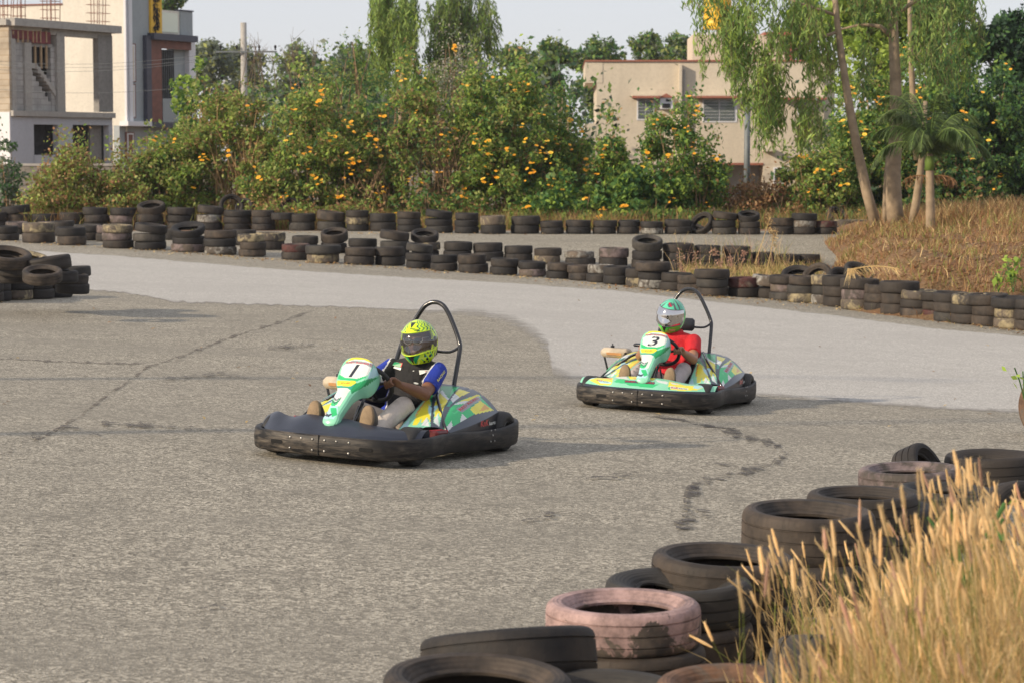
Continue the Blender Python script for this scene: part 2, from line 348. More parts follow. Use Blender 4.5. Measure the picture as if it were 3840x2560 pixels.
SC += [([(380, 1590), (600, 1600), (780, 1615)], 14), ([(120, 1640), (260, 1600), (380, 1640)], 14), ([(720, 2300), (850, 2275)], 14), ([(1960, 1960), (2080, 1930)], 14), ([(620, 1425), (820, 1405), (960, 1425)], 12), ([(1000, 1310), (1180, 1295)], 10), ([(2200, 1800), (2420, 1780)], 12)]
def scuffmat():
    m, nt, b = newmat('rubber_scuff'); b.inputs['Base Color'].default_value = (.06, .055, .055, 1); b.inputs['Roughness'].default_value = .9
    tc = N(nt, 'ShaderNodeTexCoord'); f = ramp(nt, noise(nt, mapping(nt, tc.outputs['Object'], (1, 2.6, 1)), 5.5, 10., .84), .45, .515, (.12, .12, .12))
    tr = N(nt, 'ShaderNodeBsdfTransparent'); mx = N(nt, 'ShaderNodeMixShader'); nt.links.new(f, mx.inputs[0]); nt.links.new(tr.outputs[0], mx.inputs[2]); nt.links.new(b.outputs[0], mx.inputs[1]); nt.links.new(mx.outputs[0], nt.nodes['Material Output'].inputs['Surface']); return m
M['scuff'] = scuffmat()
for k_, (sc, w_) in enumerate(SC): ribbon('road_scuff', sc, w_, .0055 + .0011 * k_)
# ---------------------------------------------------------------- tyres
def tyre_mesh(name, nseg, grooves=True, rib=3, open_=.66, sag=0.):
    R, W = .30, .085; ri = R * open_
    lowr = [(ri, -W * .38), (ri - .003, -W * .50), (ri + .008, -W * .60), (ri + .012, -W * .60), (ri + .018, -W * .72), (ri + .036, -W * .86), (R - .062, -W * .955), (R - .045, -W * .99), (R - .030, -W), (R - .016, -W * .94), (R - .006, -W * .82), (R - .002, -W * .70)]
    prof = list(lowr)
    if grooves:
        for z in np.linspace(-.5, .5, rib): prof += [(R, (z - .045) * W), (R - .006, (z - .03) * W), (R - .006, (z + .03) * W), (R, (z + .045) * W)]
    else: prof += [(R, -.3 * W), (R, .3 * W)]
    prof += [(r, -z) for r, z in lowr[::-1]] + [(ri + .026, W * .40), (R - .03, W * .55), (R - .018, 0), (R - .03, -W * .55), (ri + .026, -W * .40)]
    mb = MB(); mb.lathe(prof, nseg, closed=True)
    me = bpy.data.meshes.new(name)
    V = []
    for x, y, z in mb.v:
        r = math.hypot(x, y); a = math.atan2(y, x)
        if sag:   # upper bead folded inwards, as on a collapsed tyre
            t = max(0, (R - .02 - r) / (R - .02 - ri)) if z > .2 * W else 0
            z -= t * sag * (.5 + .5 * math.cos(2 * a + .6)) * .055
            k = 1 - t * .30 * (.5 + .5 * math.cos(2 * a + .6)) * sag; x *= k; y *= k
        V.append((x, y, z))
    me.from_pydata(V, [], mb.f); me.materials.append(M['k']); me.polygons.foreach_set('use_smooth', [True] * len(me.polygons)); me.update()
    try: me.set_sharp_from_angle(angle=math.radians(38))
    except Exception: pass
    return me
TM = {'far': tyre_mesh('tyre_plain', 28, False), 'near': tyre_mesh('tyre_ribbed', 72, True), 'near2': tyre_mesh('tyre_wide_ribs', 72, True, 2, .64), 'sag': tyre_mesh('tyre_collapsed', 72, True, 3, .60, 1.), 'farsag': tyre_mesh('tyre_soft', 28, False, open_=.6, sag=.6)}
NTYRE = [0]
LOOK = {'k': 'black', 'b': 'dusty brown-black', 'g': 'grey', 'y': 'black tyre with faded yellow paint', 'w': 'black tyre with faded white paint', 'p': 'black tyre with faded pink paint', 'P': 'flaking pink', 'r': 'dark red painted', 'o': 'rust stained'}
def tyre(loc, dia, th, mat='k', mesh='far', tilt=(0, 0), label='', group=None, rotz=None):
    o = bpy.data.objects.new('tyre', TM[mesh]); link(o); o.location = loc
    o.scale = (dia / .6, dia / .6, th / .17)
    q = Euler((tilt[0], tilt[1], 0)).to_matrix() @ Matrix.Rotation(random.uniform(0, 6.28) if rotz is None else rotz, 3, 'Z')
    o.rotation_euler = q.to_euler()
    o.material_slots[0].link = 'OBJECT'; o.material_slots[0].material = M[mat]
    NTYRE[0] += 1
    tag(o, label, 'tyre', group or 'old tyres stacked as the track barrier'); return o
ORD = ['first', 'second', 'third', 'fourth', 'fifth', 'sixth', 'seventh', 'eighth', 'ninth', 'tenth'] + ['%dth' % i for i in range(11, 21)] + ['21st', '22nd', '23rd'] + ['%dth' % i for i in range(24, 31)] + ['31st', '32nd', '33rd'] + ['%dth' % i for i in range(34, 60)]
def look(c):
    return {'k': 'black tyre', 'b': 'dusty brown tyre', 'g': 'grey tyre', 'y': 'yellow-painted tyre', 'w': 'white-painted tyre', 'p': 'pink-painted tyre', 'P': 'flaking pink tyre', 'r': 'dark red tyre', 'o': 'rust-stained tyre'}[c]
def posn(i, n):
    return 'bottom' if i == 0 else 'top' if i == n - 1 else 'middle'
def zz(z, x, y):
    ox = {1: 0, 2: 900, 3: 1850, 4: 2840}[z]; return ox + x / 2.352, 740 + y / 2.352
def row(stacks, rowname, mesh='far', defdia=None):
    """stacks: (zoom, xl, xr, ybase, ytop, 'mats bottom to top', topflag)"""
    stacks = sorted(stacks, key=lambda s: zz(s[0], s[1], 0)[0])
    for k, st in enumerate(stacks):
        z, xl, xr, yb, yt, ms = st[:6]; flag = st[6] if len(st) > 6 else ''
        x0, y0 = zz(z, xl, yb); x1, y1 = zz(z, xr, yt); n = len(ms)
        g = ground((x0 + x1) / 2, y0); s = proj(g)[2]
        dia = min(.66, max(.50, (x1 - x0) / s))
        if 'n' in flag: dia = .55; x1 = x0 + dia * s
        c = ground((x0 + x1) / 2, y0 - 0.0); Y = c[1] + dia / 2; X = (((x0 + x1) / 2) - CX) / F * Y * (1 + (c[2] - CAMH) * 0) ; X = c[0] * (Y / c[1]); zb = gz(X, Y)
        th = min(.21, max(.135, (y0 - y1) / s / n * .985))
        for i in range(n):
            top = i == n - 1; ti = (random.uniform(-.03, .03), random.uniform(-.03, .03)); d = dia * random.uniform(.96, 1.02); me = mesh; zo = 0
            if top:
                if 'O' in flag: ti = (.30, random.uniform(-.06, .06)); zo = .05; d = dia * 1.02
                if 'R' in flag: ti = (.02, .12); zo = .03
                if 'L' in flag: ti = (.02, -.11); zo = .02
                if 'B' in flag: d = dia * 1.12
                if 's' in flag: me = 'farsag'
            jx, jy = random.uniform(-.025, .025) * (i > 0), random.uniform(-.03, .03) * (i > 0)
            if n == 1: lab = '%s lying singly as %s stack from left in the %s' % (look(ms[i]), ORD[k], rowname)
            else: lab = '%s, %s of the %s stack from left in the %s' % (look(ms[i]), posn(i, n), ORD[k], rowname)
            tyre((X + jx, Y + jy, zb + th * (i + .5) + zo + .004), d, th * 1.03, ms[i], me, ti, lab)
row([(1, -60, 170, 385, 260, 'kk'), (1, 195, 490, 408, 232, 'by'), (1, 500, 768, 428, 272, 'bk'), (1, 908, 1180, 455, 250, 'bpy'), (1, 1185, 1470, 470, 258, 'kgk', 'R'), (1, 1510, 1810, 490, 285, 'pkk', 'Os'), (1, 1800, 2095, 512, 300, 'wkb'), (1, 2105, 2345, 530, 335, 'bby'),
     (2, 365, 620, 558, 420, 'kr'), (2, 590, 875, 585, 430, 'yg', 'B'), (2, 915, 1190, 600, 450, 'kb'), (2, 1185, 1465, 608, 445, 'kk'), (2, 1460, 1700, 632, 430, 'kkg', 'R'), (2, 1680, 1920, 655, 515, 'kk'), (2, 1925, 2190, 672, 510, 'kb'), (2, 2200, 2450, 690, 545, 'kk'),
     (3, 230, 460, 705, 575, 'pk'), (3, 460, 710, 722, 585, 'kb'), (3, 670, 900, 740, 615, 'kb'), (3, 830, 1050, 755, 600, 'kw'), (3, 990, 1200, 775, 615, 'kk'), (3, 1165, 1400, 798, 628, 'yb', 'n'), (3, 1270, 1510, 812, 576, 'wkb', 'nB'), (3, 1465, 1700, 830, 672, 'bb', 'n'), (3, 1620, 1840, 848, 690, 'bb', 'n'),
     (3, 1795, 2080, 878, 640, 'bgb', 'B'), (3, 2065, 2300, 885, 712, 'br', 'n'), (3, 2290, 2500, 895, 715, 'bw', 'nR'),
     (4, 100, 300, 915, 700, 'gpb', 'n'), (4, 262, 480, 935, 700, 'ygb', 'n'), (4, 465, 650, 950, 693, 'wgy', 'n'), (4, 575, 800, 972, 697, 'bbb', 'n'), (4, 735, 950, 1000, 722, 'ypb', 'nB'), (4, 930, 1100, 1020, 768, 'bbb', 'n'), (4, 1082, 1300, 1045, 745, 'bbb', 'nB'),
     (4, 1258, 1450, 1065, 825, 'bby', 'n'), (4, 1425, 1600, 1078, 835, 'rbb', 'n'), (4, 1552, 1750, 1105, 845, 'gbb', 'n'), (4, 1700, 1900, 1125, 858, 'bby', 'n'), (4, 1875, 2130, 1140, 860, 'bbb', 'nB'), (4, 2085, 2300, 1165, 885, 'yyk', 'nB'), (4, 2245, 2450, 1180, 900, 'bbk', 'n'), (4, 2400, 2600, 1205, 920, 'bbk', 'n')],
    'near row')
row([(1, 85, 235, 330, 222, 'kp'), (1, 350, 500, 335, 218, 'kp'), (1, 490, 635, 345, 213, 'kk'), (1, 650, 905, 385, 250, 'kg'), (1, 900, 1000, 395, 255, 'kp'), (1, 1430, 1560, 380, 285, 'g'), (1, 2080, 2225, 430, 295, 'kk'),
     (2, 130, 395, 470, 320, 'ky'), (2, 460, 690, 490, 350, 'kk'), (2, 708, 948, 498, 330, 'kb', 'O'), (2, 955, 1215, 520, 375, 'kk'), (2, 1240, 1500, 545, 322, 'kgb', 'R'), (2, 1512, 1758, 545, 340, 'kyk', 'O'), (2, 1790, 2045, 560, 405, 'kk'), (2, 2060, 2325, 570, 415, 'kk'),
     (3, 95, 345, 580, 440, 'kk'), (3, 350, 595, 595, 462, 'yb'), (3, 632, 905, 612, 490, 'kw'), (3, 925, 1188, 625, 460, 'kp'), (3, 1212, 1480, 645, 400, 'kkg', 'O'), (3, 1487, 1765, 650, 420, 'kkb'), (3, 1770, 2015, 655, 437, 'kkk'), (3, 2020, 2270, 655, 445, 'kkb'), (3, 2275, 2480, 650, 500, 'kk'), (3, 2490, 2700, 645, 520, 'kk'), (3, 2700, 2860, 640, 530, 'kb')],
    'middle row')
FAR = [(1, -60, 20, 292, 130, 'kk'), (1, 20, 270, 290, 85, 'kbk', 'L'), (1, 270, 515, 290, 150, 'kk'), (1, 515, 750, 290, 138, 'kb'), (1, 735, 960, 292, 92, 'kkk'), (1, 968, 1200, 292, 96, 'kpk'), (1, 1202, 1460, 292, 80, 'kkb', 'O'), (1, 1468, 1712, 292, 92, 'kkk'), (1, 1732, 1965, 292, 90, 'kwk', 'R'), (1, 1972, 2220, 293, 118, 'kkk'),
     (2, 103, 310, 296, 118, 'kkb'), (2, 425, 665, 298, 150, 'gb'), (2, 676, 936, 300, 118, 'gb', 'R'), (2, 936, 1140, 302, 118, 'kyb'), (2, 1145, 1380, 303, 145, 'kk'), (2, 1386, 1605, 310, 132, 'kkb'), (2, 1637, 1885, 318, 132, 'gkk', 'R'), (2, 1892, 2108, 322, 142, 'kkk'), (2, 2117, 2350, 328, 168, 'ky'),
     (3, 145, 413, 326, 172, 'kk'), (3, 417, 625, 328, 215, 'kk'), (3, 635, 865, 328, 208, 'kk'), (3, 872, 1085, 328, 210, 'kk'), (3, 1087, 1290, 328, 208, 'kk'), (3, 1297, 1503, 330, 220, 'wk'), (3, 1510, 1755, 330, 205, 'kk'), (3, 1925, 2150, 332, 150, 'gkb', 'R'), (3, 2160, 2352, 332, 165, 'kkk', 'O'),
     (4, 95, 330, 332, 190, 'kb'), (4, 292, 520, 333, 150, 'kwk'), (4, 512, 705, 330, 215, 'kr')]
row(FAR, 'far row')
def px_tyre(px, py, Y, dia, th, mat, mesh, rot, label, group='loose old tyres'):
    p = at(px, py, Y); o = tyre(tuple(p), dia, th, mat, mesh, (0, 0), label, group); o.rotation_euler = rot; return o
px_tyre(867, 775, 55.3, .6, .17, 'k', 'far', (math.radians(75), 0, .3), 'black tyre standing upright in dry grass behind the left of the far row')
px_tyre(918, 782, 56.0, .5, .16, 'k', 'far', (math.radians(70), 0, -.4), 'smaller black tyre leaning in dry grass right of the upright one')
px_tyre(1092, 782, 56.0, .55, .16, 'k', 'far', (math.radians(60), 0, .2), 'black tyre half sunk in weeds behind the far row, near its middle')
px_tyre(1060, 812, 53.9, .55, .17, 'k', 'far', (0, 0, 0), 'black tyre lying behind a gap in the far row')
px_tyre(2632, 840, 51.9, .60, .17, 'b', 'far', (math.radians(18), math.radians(-50), .4), 'dusty tyre leaning steeply at the gap in the far row')
px_tyre(2600, 862, 52.2, .58, .17, 'k', 'far', (.3, .25, 0), 'black tyre lying askew under the leaning one in the far row')
px_tyre(3140, 815, 55.5, .58, .17, 'k', 'far', (math.radians(50), 0, .7), 'black tyre leaning behind the right end of the far row')
for i, (c, nm) in enumerate((('k', 'black tyre under the mustard one left of the tree trunks'), ('y', 'mustard painted tyre stacked just left of the tree trunks'))):
    px_tyre(3170, 858 - 20 * i, 54.2, .58, .17, c, 'far', (0, 0, 0), nm)
for i, (c, nm) in enumerate((('k', 'black tyre under the second mustard tyre beside the leaning trunk'), ('y', 'second mustard tyre touching the leaning trunk'))):
    px_tyre(3222, 858 - 20 * i, 54.4, .52, .17, c, 'far', (0, 0, 0), nm)
# loose tyres at the foot of the mound
px_tyre(3066, 1046, 38.9, .56, .18, 'b', 'near2', (math.radians(58), math.radians(8), math.radians(-42)), 'dusty tyre standing open towards the track at the foot of the mound')
px_tyre(2992, 1040, 39.3, .58, .17, 'k', 'near2', (math.radians(25), math.radians(-15), math.radians(20)), 'black tyre lying behind the standing one at the foot of the mound')
px_tyre(3160, 1060, 38.3, .58, .17, 'k', 'near2', (math.radians(48), 0, math.radians(30)), 'black tyre leaning on the mound under the dry palm frond')
px_tyre(3225, 1030, 38.5, .60, .17, 'g', 'near2', (math.radians(25), math.radians(20), 0), 'grey tyre tipped over above the dry palm frond')
px_tyre(3312, 1075, 37.8, .54, .17, 'k', 'near2', (math.radians(50), 0, math.radians(-20)), 'black tyre half buried right of the dry palm frond')

# left cluster: (px centre, y base, dia, 'mats')
def cluster():
    def c6(x, y): return x / 6.03, 900 + y / 6.03
    st = [('g', -330, 1430, 'kkk'), ('g', -120, 1400, 'kkk'), ('g', 385, 1370, 'yk'), ('g', 820, 1345, 'kk'), ('g', 1290, 1315, 'kk')]
    for k, (q, x, yb, ms) in enumerate(st):
        px, py = c6(x, yb); g = ground(px, py); d = .46; Y = g[1] + d / 2; X = g[0] * Y / g[1]; z = gz(X, Y)
        for i, m in enumerate(ms):
            tyre((X + random.uniform(-.02, .02), Y, z + .125 * (i + .5) + .004), d, .13, m, 'near2', (random.uniform(-.02, .02), 0), '%s, %s of the %s stack fronting the left edge cluster' % (look(m), 'bottom' if i == 0 else 'top' if i == len(ms) - 1 else 'middle', ORD[k]), 'tyres piled at the left edge')
    G = 'tyres piled at the left edge'
    for (x, y, Y, d, th, m, me, rot, lab) in (
        (960, 800, 27.1, .47, .14, 'b', 'near', (.24, .05, 0), 'brownish tyre tilted open towards the camera in the left edge cluster'),
        (1640, 1090, 28.6, .42, .13, 'k', 'near2', (0, .05, 0), 'black tyre at the bottom right of the left edge cluster'),
        (1620, 860, 28.6, .42, .13, 'k', 'near2', (0, .12, 0), 'black tyre second from the ground at the right of the left edge cluster'),
        (1640, 720, 28.9, .46, .13, 'g', 'near2', (0, -.05, 0), 'grey tyre jutting out at the right end of the left edge cluster'),
        (1300, 830, 27.9, .5, .15, 'k', 'near2', (0, 0, 0), 'black tyre carrying the big tilted tyre in the left edge cluster'),
        (1070, 545, 27.9, .58, .165, 'b', 'near2', (.02, -.15, 0), 'big dusty tyre tilted up to the right on top of the left edge cluster'),
        (600, 450, 28.6, .55, .13, 'y', 'near2', (.15, .18, 0), 'yellowish tyre lying behind the big tilted one at the left edge'),
        (330, 640, 27.9, .55, .16, 'k', 'near2', (.05, .06, 0), 'black tyre beneath the wide open one at the left edge'),
        (150, 400, 27.8, .60, .15, 'b', 'near', (.22, .16, 0), 'wide open dusty tyre tilted at the left frame edge'),
        (250, 830, 28.2, .5, .15, 'k', 'near2', (0, 0, 0), 'black tyre hidden low behind the first stacks of the left edge cluster'),
        (700, 760, 28.4, .5, .15, 'k', 'near2', (0, 0, 0), 'black tyre low behind the pinkish tilted one at the left edge')):
        px, py = c6(x, y); px_tyre(px, py, Y, d, th, m, me, rot, lab, G)
cluster()

# foreground wall of tyres: (px centre x, y of the top ring centre, width px, dia, thickness, mats top to bottom, mesh, tilt, label of the top one)
FG = [(2337, 2252, 592, .60, .175, 'Pbk', 'near', (0, 0), 'flaking pink tyre with a dark hole on the nearest stack', 'flaking pink foreground tyre'),
      (2545, 2168, 560, .60, .175, 'gbk', 'sag', (0, 0), 'black collapsed tyre with folded bead behind the pink one', 'collapsed foreground tyre'),
      (2712, 2076, 548, .61, .175, 'bkb', 'near', (.02, .03), 'black tyre with a white chip on its inner wall, right of the collapsed one', 'chipped black foreground tyre'),
      (3031, 1908, 505, .62, .19, 'bkk', 'near', (.02, .02), 'large dusty ribbed tyre beside the tips of the dry grass', 'large dusty ribbed tyre by the grass'),
      (3236, 1846, 425, .58, .175, 'bkk', 'near', (0, 0), 'dusty tyre right behind the large dusty ribbed one', 'dusty tyre behind the large ribbed one'),
      (3416, 1752, 395, .60, .17, 'pbk', 'near', (0, -.03), 'pale pink-rimmed tyre behind the rust-edged one', 'pale pink-rimmed tyre'),
      (3715, 1700, 345, .60, .18, 'bkk', 'sag', (0, -.03), 'soft-walled dusty tyre behind the dry grass at the right', 'soft-walled dusty tyre at the right'),
      (3300, 1893, 420, .58, .17, 'gkk', 'near2', (0, 0), 'grey tyre half hidden right of the large dusty ribbed one', 'half hidden grey tyre by the large ribbed one'),
      (2905, 2062, 430, .58, .17, 'kkk', 'near2', (0, 0), 'black tyre half hidden right of the chipped one', 'half hidden black tyre by the chipped one'),
      (3480, 1818, 360, .58, .17, 'kbk', 'near2', (0, 0), 'black tyre overlapping the front of the pale pink-rimmed one', 'black tyre overlapping the pink-rimmed one'),
      (3560, 1830, 400, .58, .17, 'gkk', 'near2', (0, .05), 'grey tyre behind the tallest dry grass tips', 'grey tyre behind the tallest grass tips'),
      (3985, 1560, 250, .60, .17, 'ook', 'near2', (0, 0), 'rust-brown tyre cut by the right frame edge', 'rust-brown tyre at the right frame edge')]
for (px, py, w, dia, th, ms, me, ti, lab, short) in FG:
    s = w / dia; Y = F / s / cP * 1.0
    p = at(px, py, Y); X, z = p[0], p[2]; g = gz(X, Y); n = max(1, round((z - g) / th)); th2 = (z - g) / n if abs((z - g) / n - th) < .06 else th
    for i in range(n):
        m = ms[min(i, len(ms) - 1)]
        l = lab if i == 0 else '%s, %s the %s' % (look(m), 'directly under' if i == 1 else 'two below' if i == 2 else 'three below', short)
        tyre((X + random.uniform(-.015, .03) * (i > 0), Y + random.uniform(-.02, .02) * (i > 0), z - th2 * (i + .5)), dia * (1 if i == 0 else random.uniform(.97, 1.03)), th2 * 1.02, m, me if i == 0 else 'near2', ti if i == 0 else (0, 0), l, 'foreground tyre wall beside the dry grass')
G = 'foreground tyre wall beside the dry grass'
px_tyre(1908, 2462, 7.95, .62, .17, 'k', 'near2', (math.radians(-15), math.radians(-4.5), 0), 'long dark tyre tipped away from the camera, left of the pink one', G)
px_tyre(1930, 2680, 7.8, .6, .17, 'b', 'near2', (0, 0, 0), 'tyre mostly hidden beneath the long dark tipped one', G)
px_tyre(1790, 2632, 7.35, .62, .19, 'b', 'near', (math.radians(2), math.radians(2), 0), 'tyre cut off by the bottom frame edge, only its upper rim showing', G)
px_tyre(2250, 2665, 7.5, .58, .17, 'g', 'near2', (0, 0, 0), 'grey tyre rim peeping over the bottom edge under the pink stack', G)
px_tyre(2755, 2650, 7.1, .50, .17, 'o', 'near2', (.03, 0, 0), 'red-brown tyre at the bottom edge, left of the dry grass', G)
px_tyre(3030, 2680, 7.3, .52, .17, 'g', 'near2', (math.radians(84), 0, math.radians(68)), 'grey tyre standing on edge inside the dry grass', G)
px_tyre(3452, 1790, 14.8, .44, .19, 'k', 'near', (math.radians(62), math.radians(20), math.radians(48)), 'black tyre standing half upright behind the pale pink-rimmed one', G)
px_tyre(3815, 2020, 10.8, .55, .18, 'k', 'near2', (math.radians(75), 0, math.radians(30)), 'black tyre on edge behind the grass near the right frame edge', G)
px_tyre(3962, 1520, 18.6, .62, .18, 'o', 'near', (math.radians(80), 0, math.radians(-40)), 'reddish tyre standing under green leaves at the right frame edge', G)
# ---------------------------------------------------------------- karts
from mathutils.bvhtree import BVHTree
def kartpose(px, py, th, zf=.05, xf=.93):
    fw = np.array([-math.sin(th), -math.cos(th), 0.]); g = ground(px, py)
    for _ in range(20):
        P = g - fw * xf; up = np.array(gnrm(P)); f = fw - up * fw.dot(up); f /= np.linalg.norm(f); l = np.cross(up, f); P[2] = gz(P[0], P[1])
        u, v, sc = proj(P + f * xf + up * zf); g = g + np.array([(px - u) / sc, -(py - v) / sc * g[1] / 2.05, 0])
    mt = Matrix(((f[0], l[0], up[0], P[0]), (f[1], l[1], up[1], P[1]), (f[2], l[2], up[2], P[2]), (0, 0, 0, 1)))
    return mt
K1 = kartpose(1193, 1708, math.radians(25)); K2 = kartpose(2388, 1522, math.radians(19))
K2i = K2.inverted(); CAM = Vector((0, 0, CAMH))
REF = [K2, K2i]
def lray(px, py, Ki=None):
    Ki = Ki or K2i; r = Vector(ray(px, py)); return Ki @ CAM, (Ki.to_3x3() @ r).normalized()
def lproj(p, K=None): return proj((K or K2) @ Vector(p))
PT = {}
def paint(name, col, rough=.32, var=.08, **k): PT[name] = simple('paint_' + name, col, rough, var, 9., coat=.25, **k)
paint('dark', (.022, .026, .036)); paint('mint', (.24, .62, .42)); paint('green', (.01, .28, .09)); paint('yellow', (.78, .70, .05)); paint('white', (.66, .70, .68)); paint('pale', (.40, .66, .70))
paint('orange', (.72, .36, .05)); paint('teal', (.02, .33, .22)); paint('red', (.55, .02, .03)); paint('grey', (.28, .30, .32)); paint('slate', (.05, .065, .09)); paint('lime', (.03, .50, .17))
PN = list(PT); PL = [PT[k] for k in PN]; PI = {k: i for i, k in enumerate(PN)}
def scuffed():
    m, nt, b = newmat('black_bumper_plastic'); tc = N(nt, 'ShaderNodeTexCoord'); v = tc.outputs['Object']
    f = ramp(nt, noise(nt, mapping(nt, v, (2.2, 2.2, 16)), 2.4, 7., .7, .4), .42, .78)
    f2 = ramp(nt, noise(nt, v, 3., 3.), .35, .7)
    mm = N(nt, 'ShaderNodeMath', operation='MULTIPLY'); nt.links.new(f, mm.inputs[0]); nt.links.new(f2, mm.inputs[1])
    sxx = N(nt, 'ShaderNodeSeparateXYZ'); nt.links.new(v, sxx.inputs[0]); fr = ramp(nt, sxx.outputs[0], .45, .93, (.5, .5, .5), (1, 1, 1)); m3 = N(nt, 'ShaderNodeMath', operation='MULTIPLY'); nt.links.new(mm.outputs[0], m3.inputs[0]); nt.links.new(fr, m3.inputs[1]); c = mix(nt, m3.outputs[0], (.012, .012, .013), (.26, .22, .175)); nt.links.new(c, b.inputs['Base Color']); b.inputs['Roughness'].default_value = .5; b.inputs['Specular IOR Level'].default_value = .25
    bp = N(nt, 'ShaderNodeBump', Strength=.25, Distance=.004); nt.links.new(noise(nt, mapping(nt, v, (3, 3, 30)), 5., 5.), bp.inputs['Height']); nt.links.new(bp.outputs['Normal'], b.inputs['Normal']); return m
M['bumper'] = scuffed()
M['blackpl'] = simple('black_plastic', (.018, .02, .026), .35, .25, 6.)
M['bluepl'] = simple('dark_blue_black_plastic', (.022, .028, .045), .34, .3, 3., .1)
M['tube'] = simple('black_tube_paint', (.018, .019, .022), .22, .2, 6., coat=.4)
M['steel'] = simple('worn_steel', (.35, .34, .32), .35, .3, 12., metal=.9)
M['engine'] = simple('engine_dark', (.045, .04, .038), .5, .6, 14., .3)
M['cream'] = simple('cream_dirty', (.50, .42, .31), .55, .35, 9., .1)
M['rust'] = simple('rust_orange', (.45, .22, .08), .7, .4, 12.)
M['blackrub'] = simple('kart_rubber', (.018, .018, .018), .6, .3, 10.)
M['redpl'] = simple('dark_red_plastic', (.10, .012, .015), .4, .2, 6.)
M['redline'] = simple('red_edge', (.5, .02, .03), .4, .1, 6.)
M['hole'] = simple('slot_dark', (.004, .004, .004), .9, .1, 5.)

def smesh(f, nu, nv):
    V = [f(i / nu, j / nv) for i in range(nu + 1) for j in range(nv + 1)]; n = nv + 1
    Q = [(i * n + j, (i + 1) * n + j, (i + 1) * n + j + 1, i * n + j + 1) for i in range(nu) for j in range(nv)]
    return V, Q
def colour(V, Q, layers, base, zoomf, mir=1):
    out = []
    for q in Q:
        c = [sum(V[i][a] for i in q) / 4 for a in range(3)]; c[1] *= mir
        u, v, _ = lproj(c); x, y = zoomf(u, v); k = base
        for P, col in layers:
            if inpoly(x, y, P): k = col
        out.append(PI[k])
    return out
zP = lambda u, v: ((u - 2560) * 7.84, (v - 1300) * 7.84)
POD = [([(100, 1200), (160, 1110), (300, 780), (420, 480), (470, 300), (620, 560), (840, 1090), (780, 1150), (560, 1160), (380, 1200)], 'mint'),
       ([(470, 300), (640, 590), (540, 500), (420, 480)], 'green'), ([(430, 480), (520, 490), (600, 570), (700, 760), (800, 1010), (690, 880), (600, 1010), (560, 900), (520, 1060), (410, 1050)], 'yellow'),
       ([(570, 600), (690, 680), (750, 850), (650, 760)], 'pale'), ([(665, 870), (810, 1070), (620, 1060)], 'white'), ([(160, 1120), (290, 900), (340, 1120)], 'pale'), ([(430, 490), (470, 500), (400, 900), (380, 800)], 'orange'),
       ([(540, 190), (970, 215), (960, 500), (960, 700), (1010, 1090), (870, 990), (700, 560)], 'mint'), ([(540, 190), (970, 215), (955, 470), (680, 290), (640, 380)], 'green'),
       ([(860, 250), (965, 215), (955, 440)], 'lime'), ([(660, 330), (950, 480), (955, 700), (985, 900), (900, 780), (850, 880), (700, 560)], 'yellow'), ([(720, 630), (880, 580), (780, 750)], 'pale'), ([(880, 780), (1010, 1090), (850, 960)], 'white'), ([(670, 290), (960, 470), (955, 500), (650, 340)], 'white'),
       ([(1000, 260), (1260, 330), (1150, 450), (1010, 370)], 'yellow'), ([(1010, 360), (1160, 440), (1090, 550), (1000, 480)], 'white'), ([(1000, 500), (1090, 550), (1060, 650), (1000, 640)], 'teal'),
       ([(1410, 380), (1580, 540), (1760, 740), (1540, 820), (1240, 1080), (1170, 1210), (1110, 1200), (1060, 1000), (1090, 660), (1190, 520)], 'lime'), ([(1410, 380), (1450, 430), (1330, 520), (1190, 540)], 'yellow'), ([(1190, 540), (1330, 510), (1300, 580), (1130, 600)], 'white'),
       ([(1200, 700), (1430, 420), (1520, 500), (1330, 780)], 'grey'), ([(1400, 640), (1520, 500), (1520, 640)], 'teal'),
       ([(1510, 520), (1760, 740), (1540, 820), (1430, 700)], 'yellow'), ([(1600, 600), (1700, 700), (1580, 760)], 'orange'), ([(1330, 790), (1430, 900), (1340, 1000)], 'white'), ([(1190, 960), (1240, 1080), (1170, 1210), (1100, 1180)], 'white')]
RF = [(.38, .29, .205), (.33, .39, .22), (.27, .48, .23), (.21, .53, .215), (.17, .57, .19)]
RR = [(-.42, .20, .455), (-.46, .32, .445), (-.50, .42, .42), (-.535, .505, .36), (-.56, .575, .28)]
RFs, RRs = spline(RF, 8), spline(RR, 8)
def podf(side):
    def f(u, v):
        k = v * 32; i = min(31, int(k)); a = lerp(RFs[i], RFs[i + 1], k - i); b = lerp(RRs[i], RRs[i + 1], k - i); p = lerp(a, b, u); s = math.sin(math.pi * u)
        g = .006 * math.exp(-((v - .36 - .05 * u) / .02) ** 2) + .006 * math.exp(-((v - .62) / .02) ** 2) * (u > .3)
        return (p[0], side * (p[1] + .03 * s * v), p[2] + .022 * s * (1 - v) + .035 * s * math.sin(math.pi * v) - g)
    return f
zN = lambda u, v: ((u - 2160) * 4.523, (v - 1380) * 4.523)
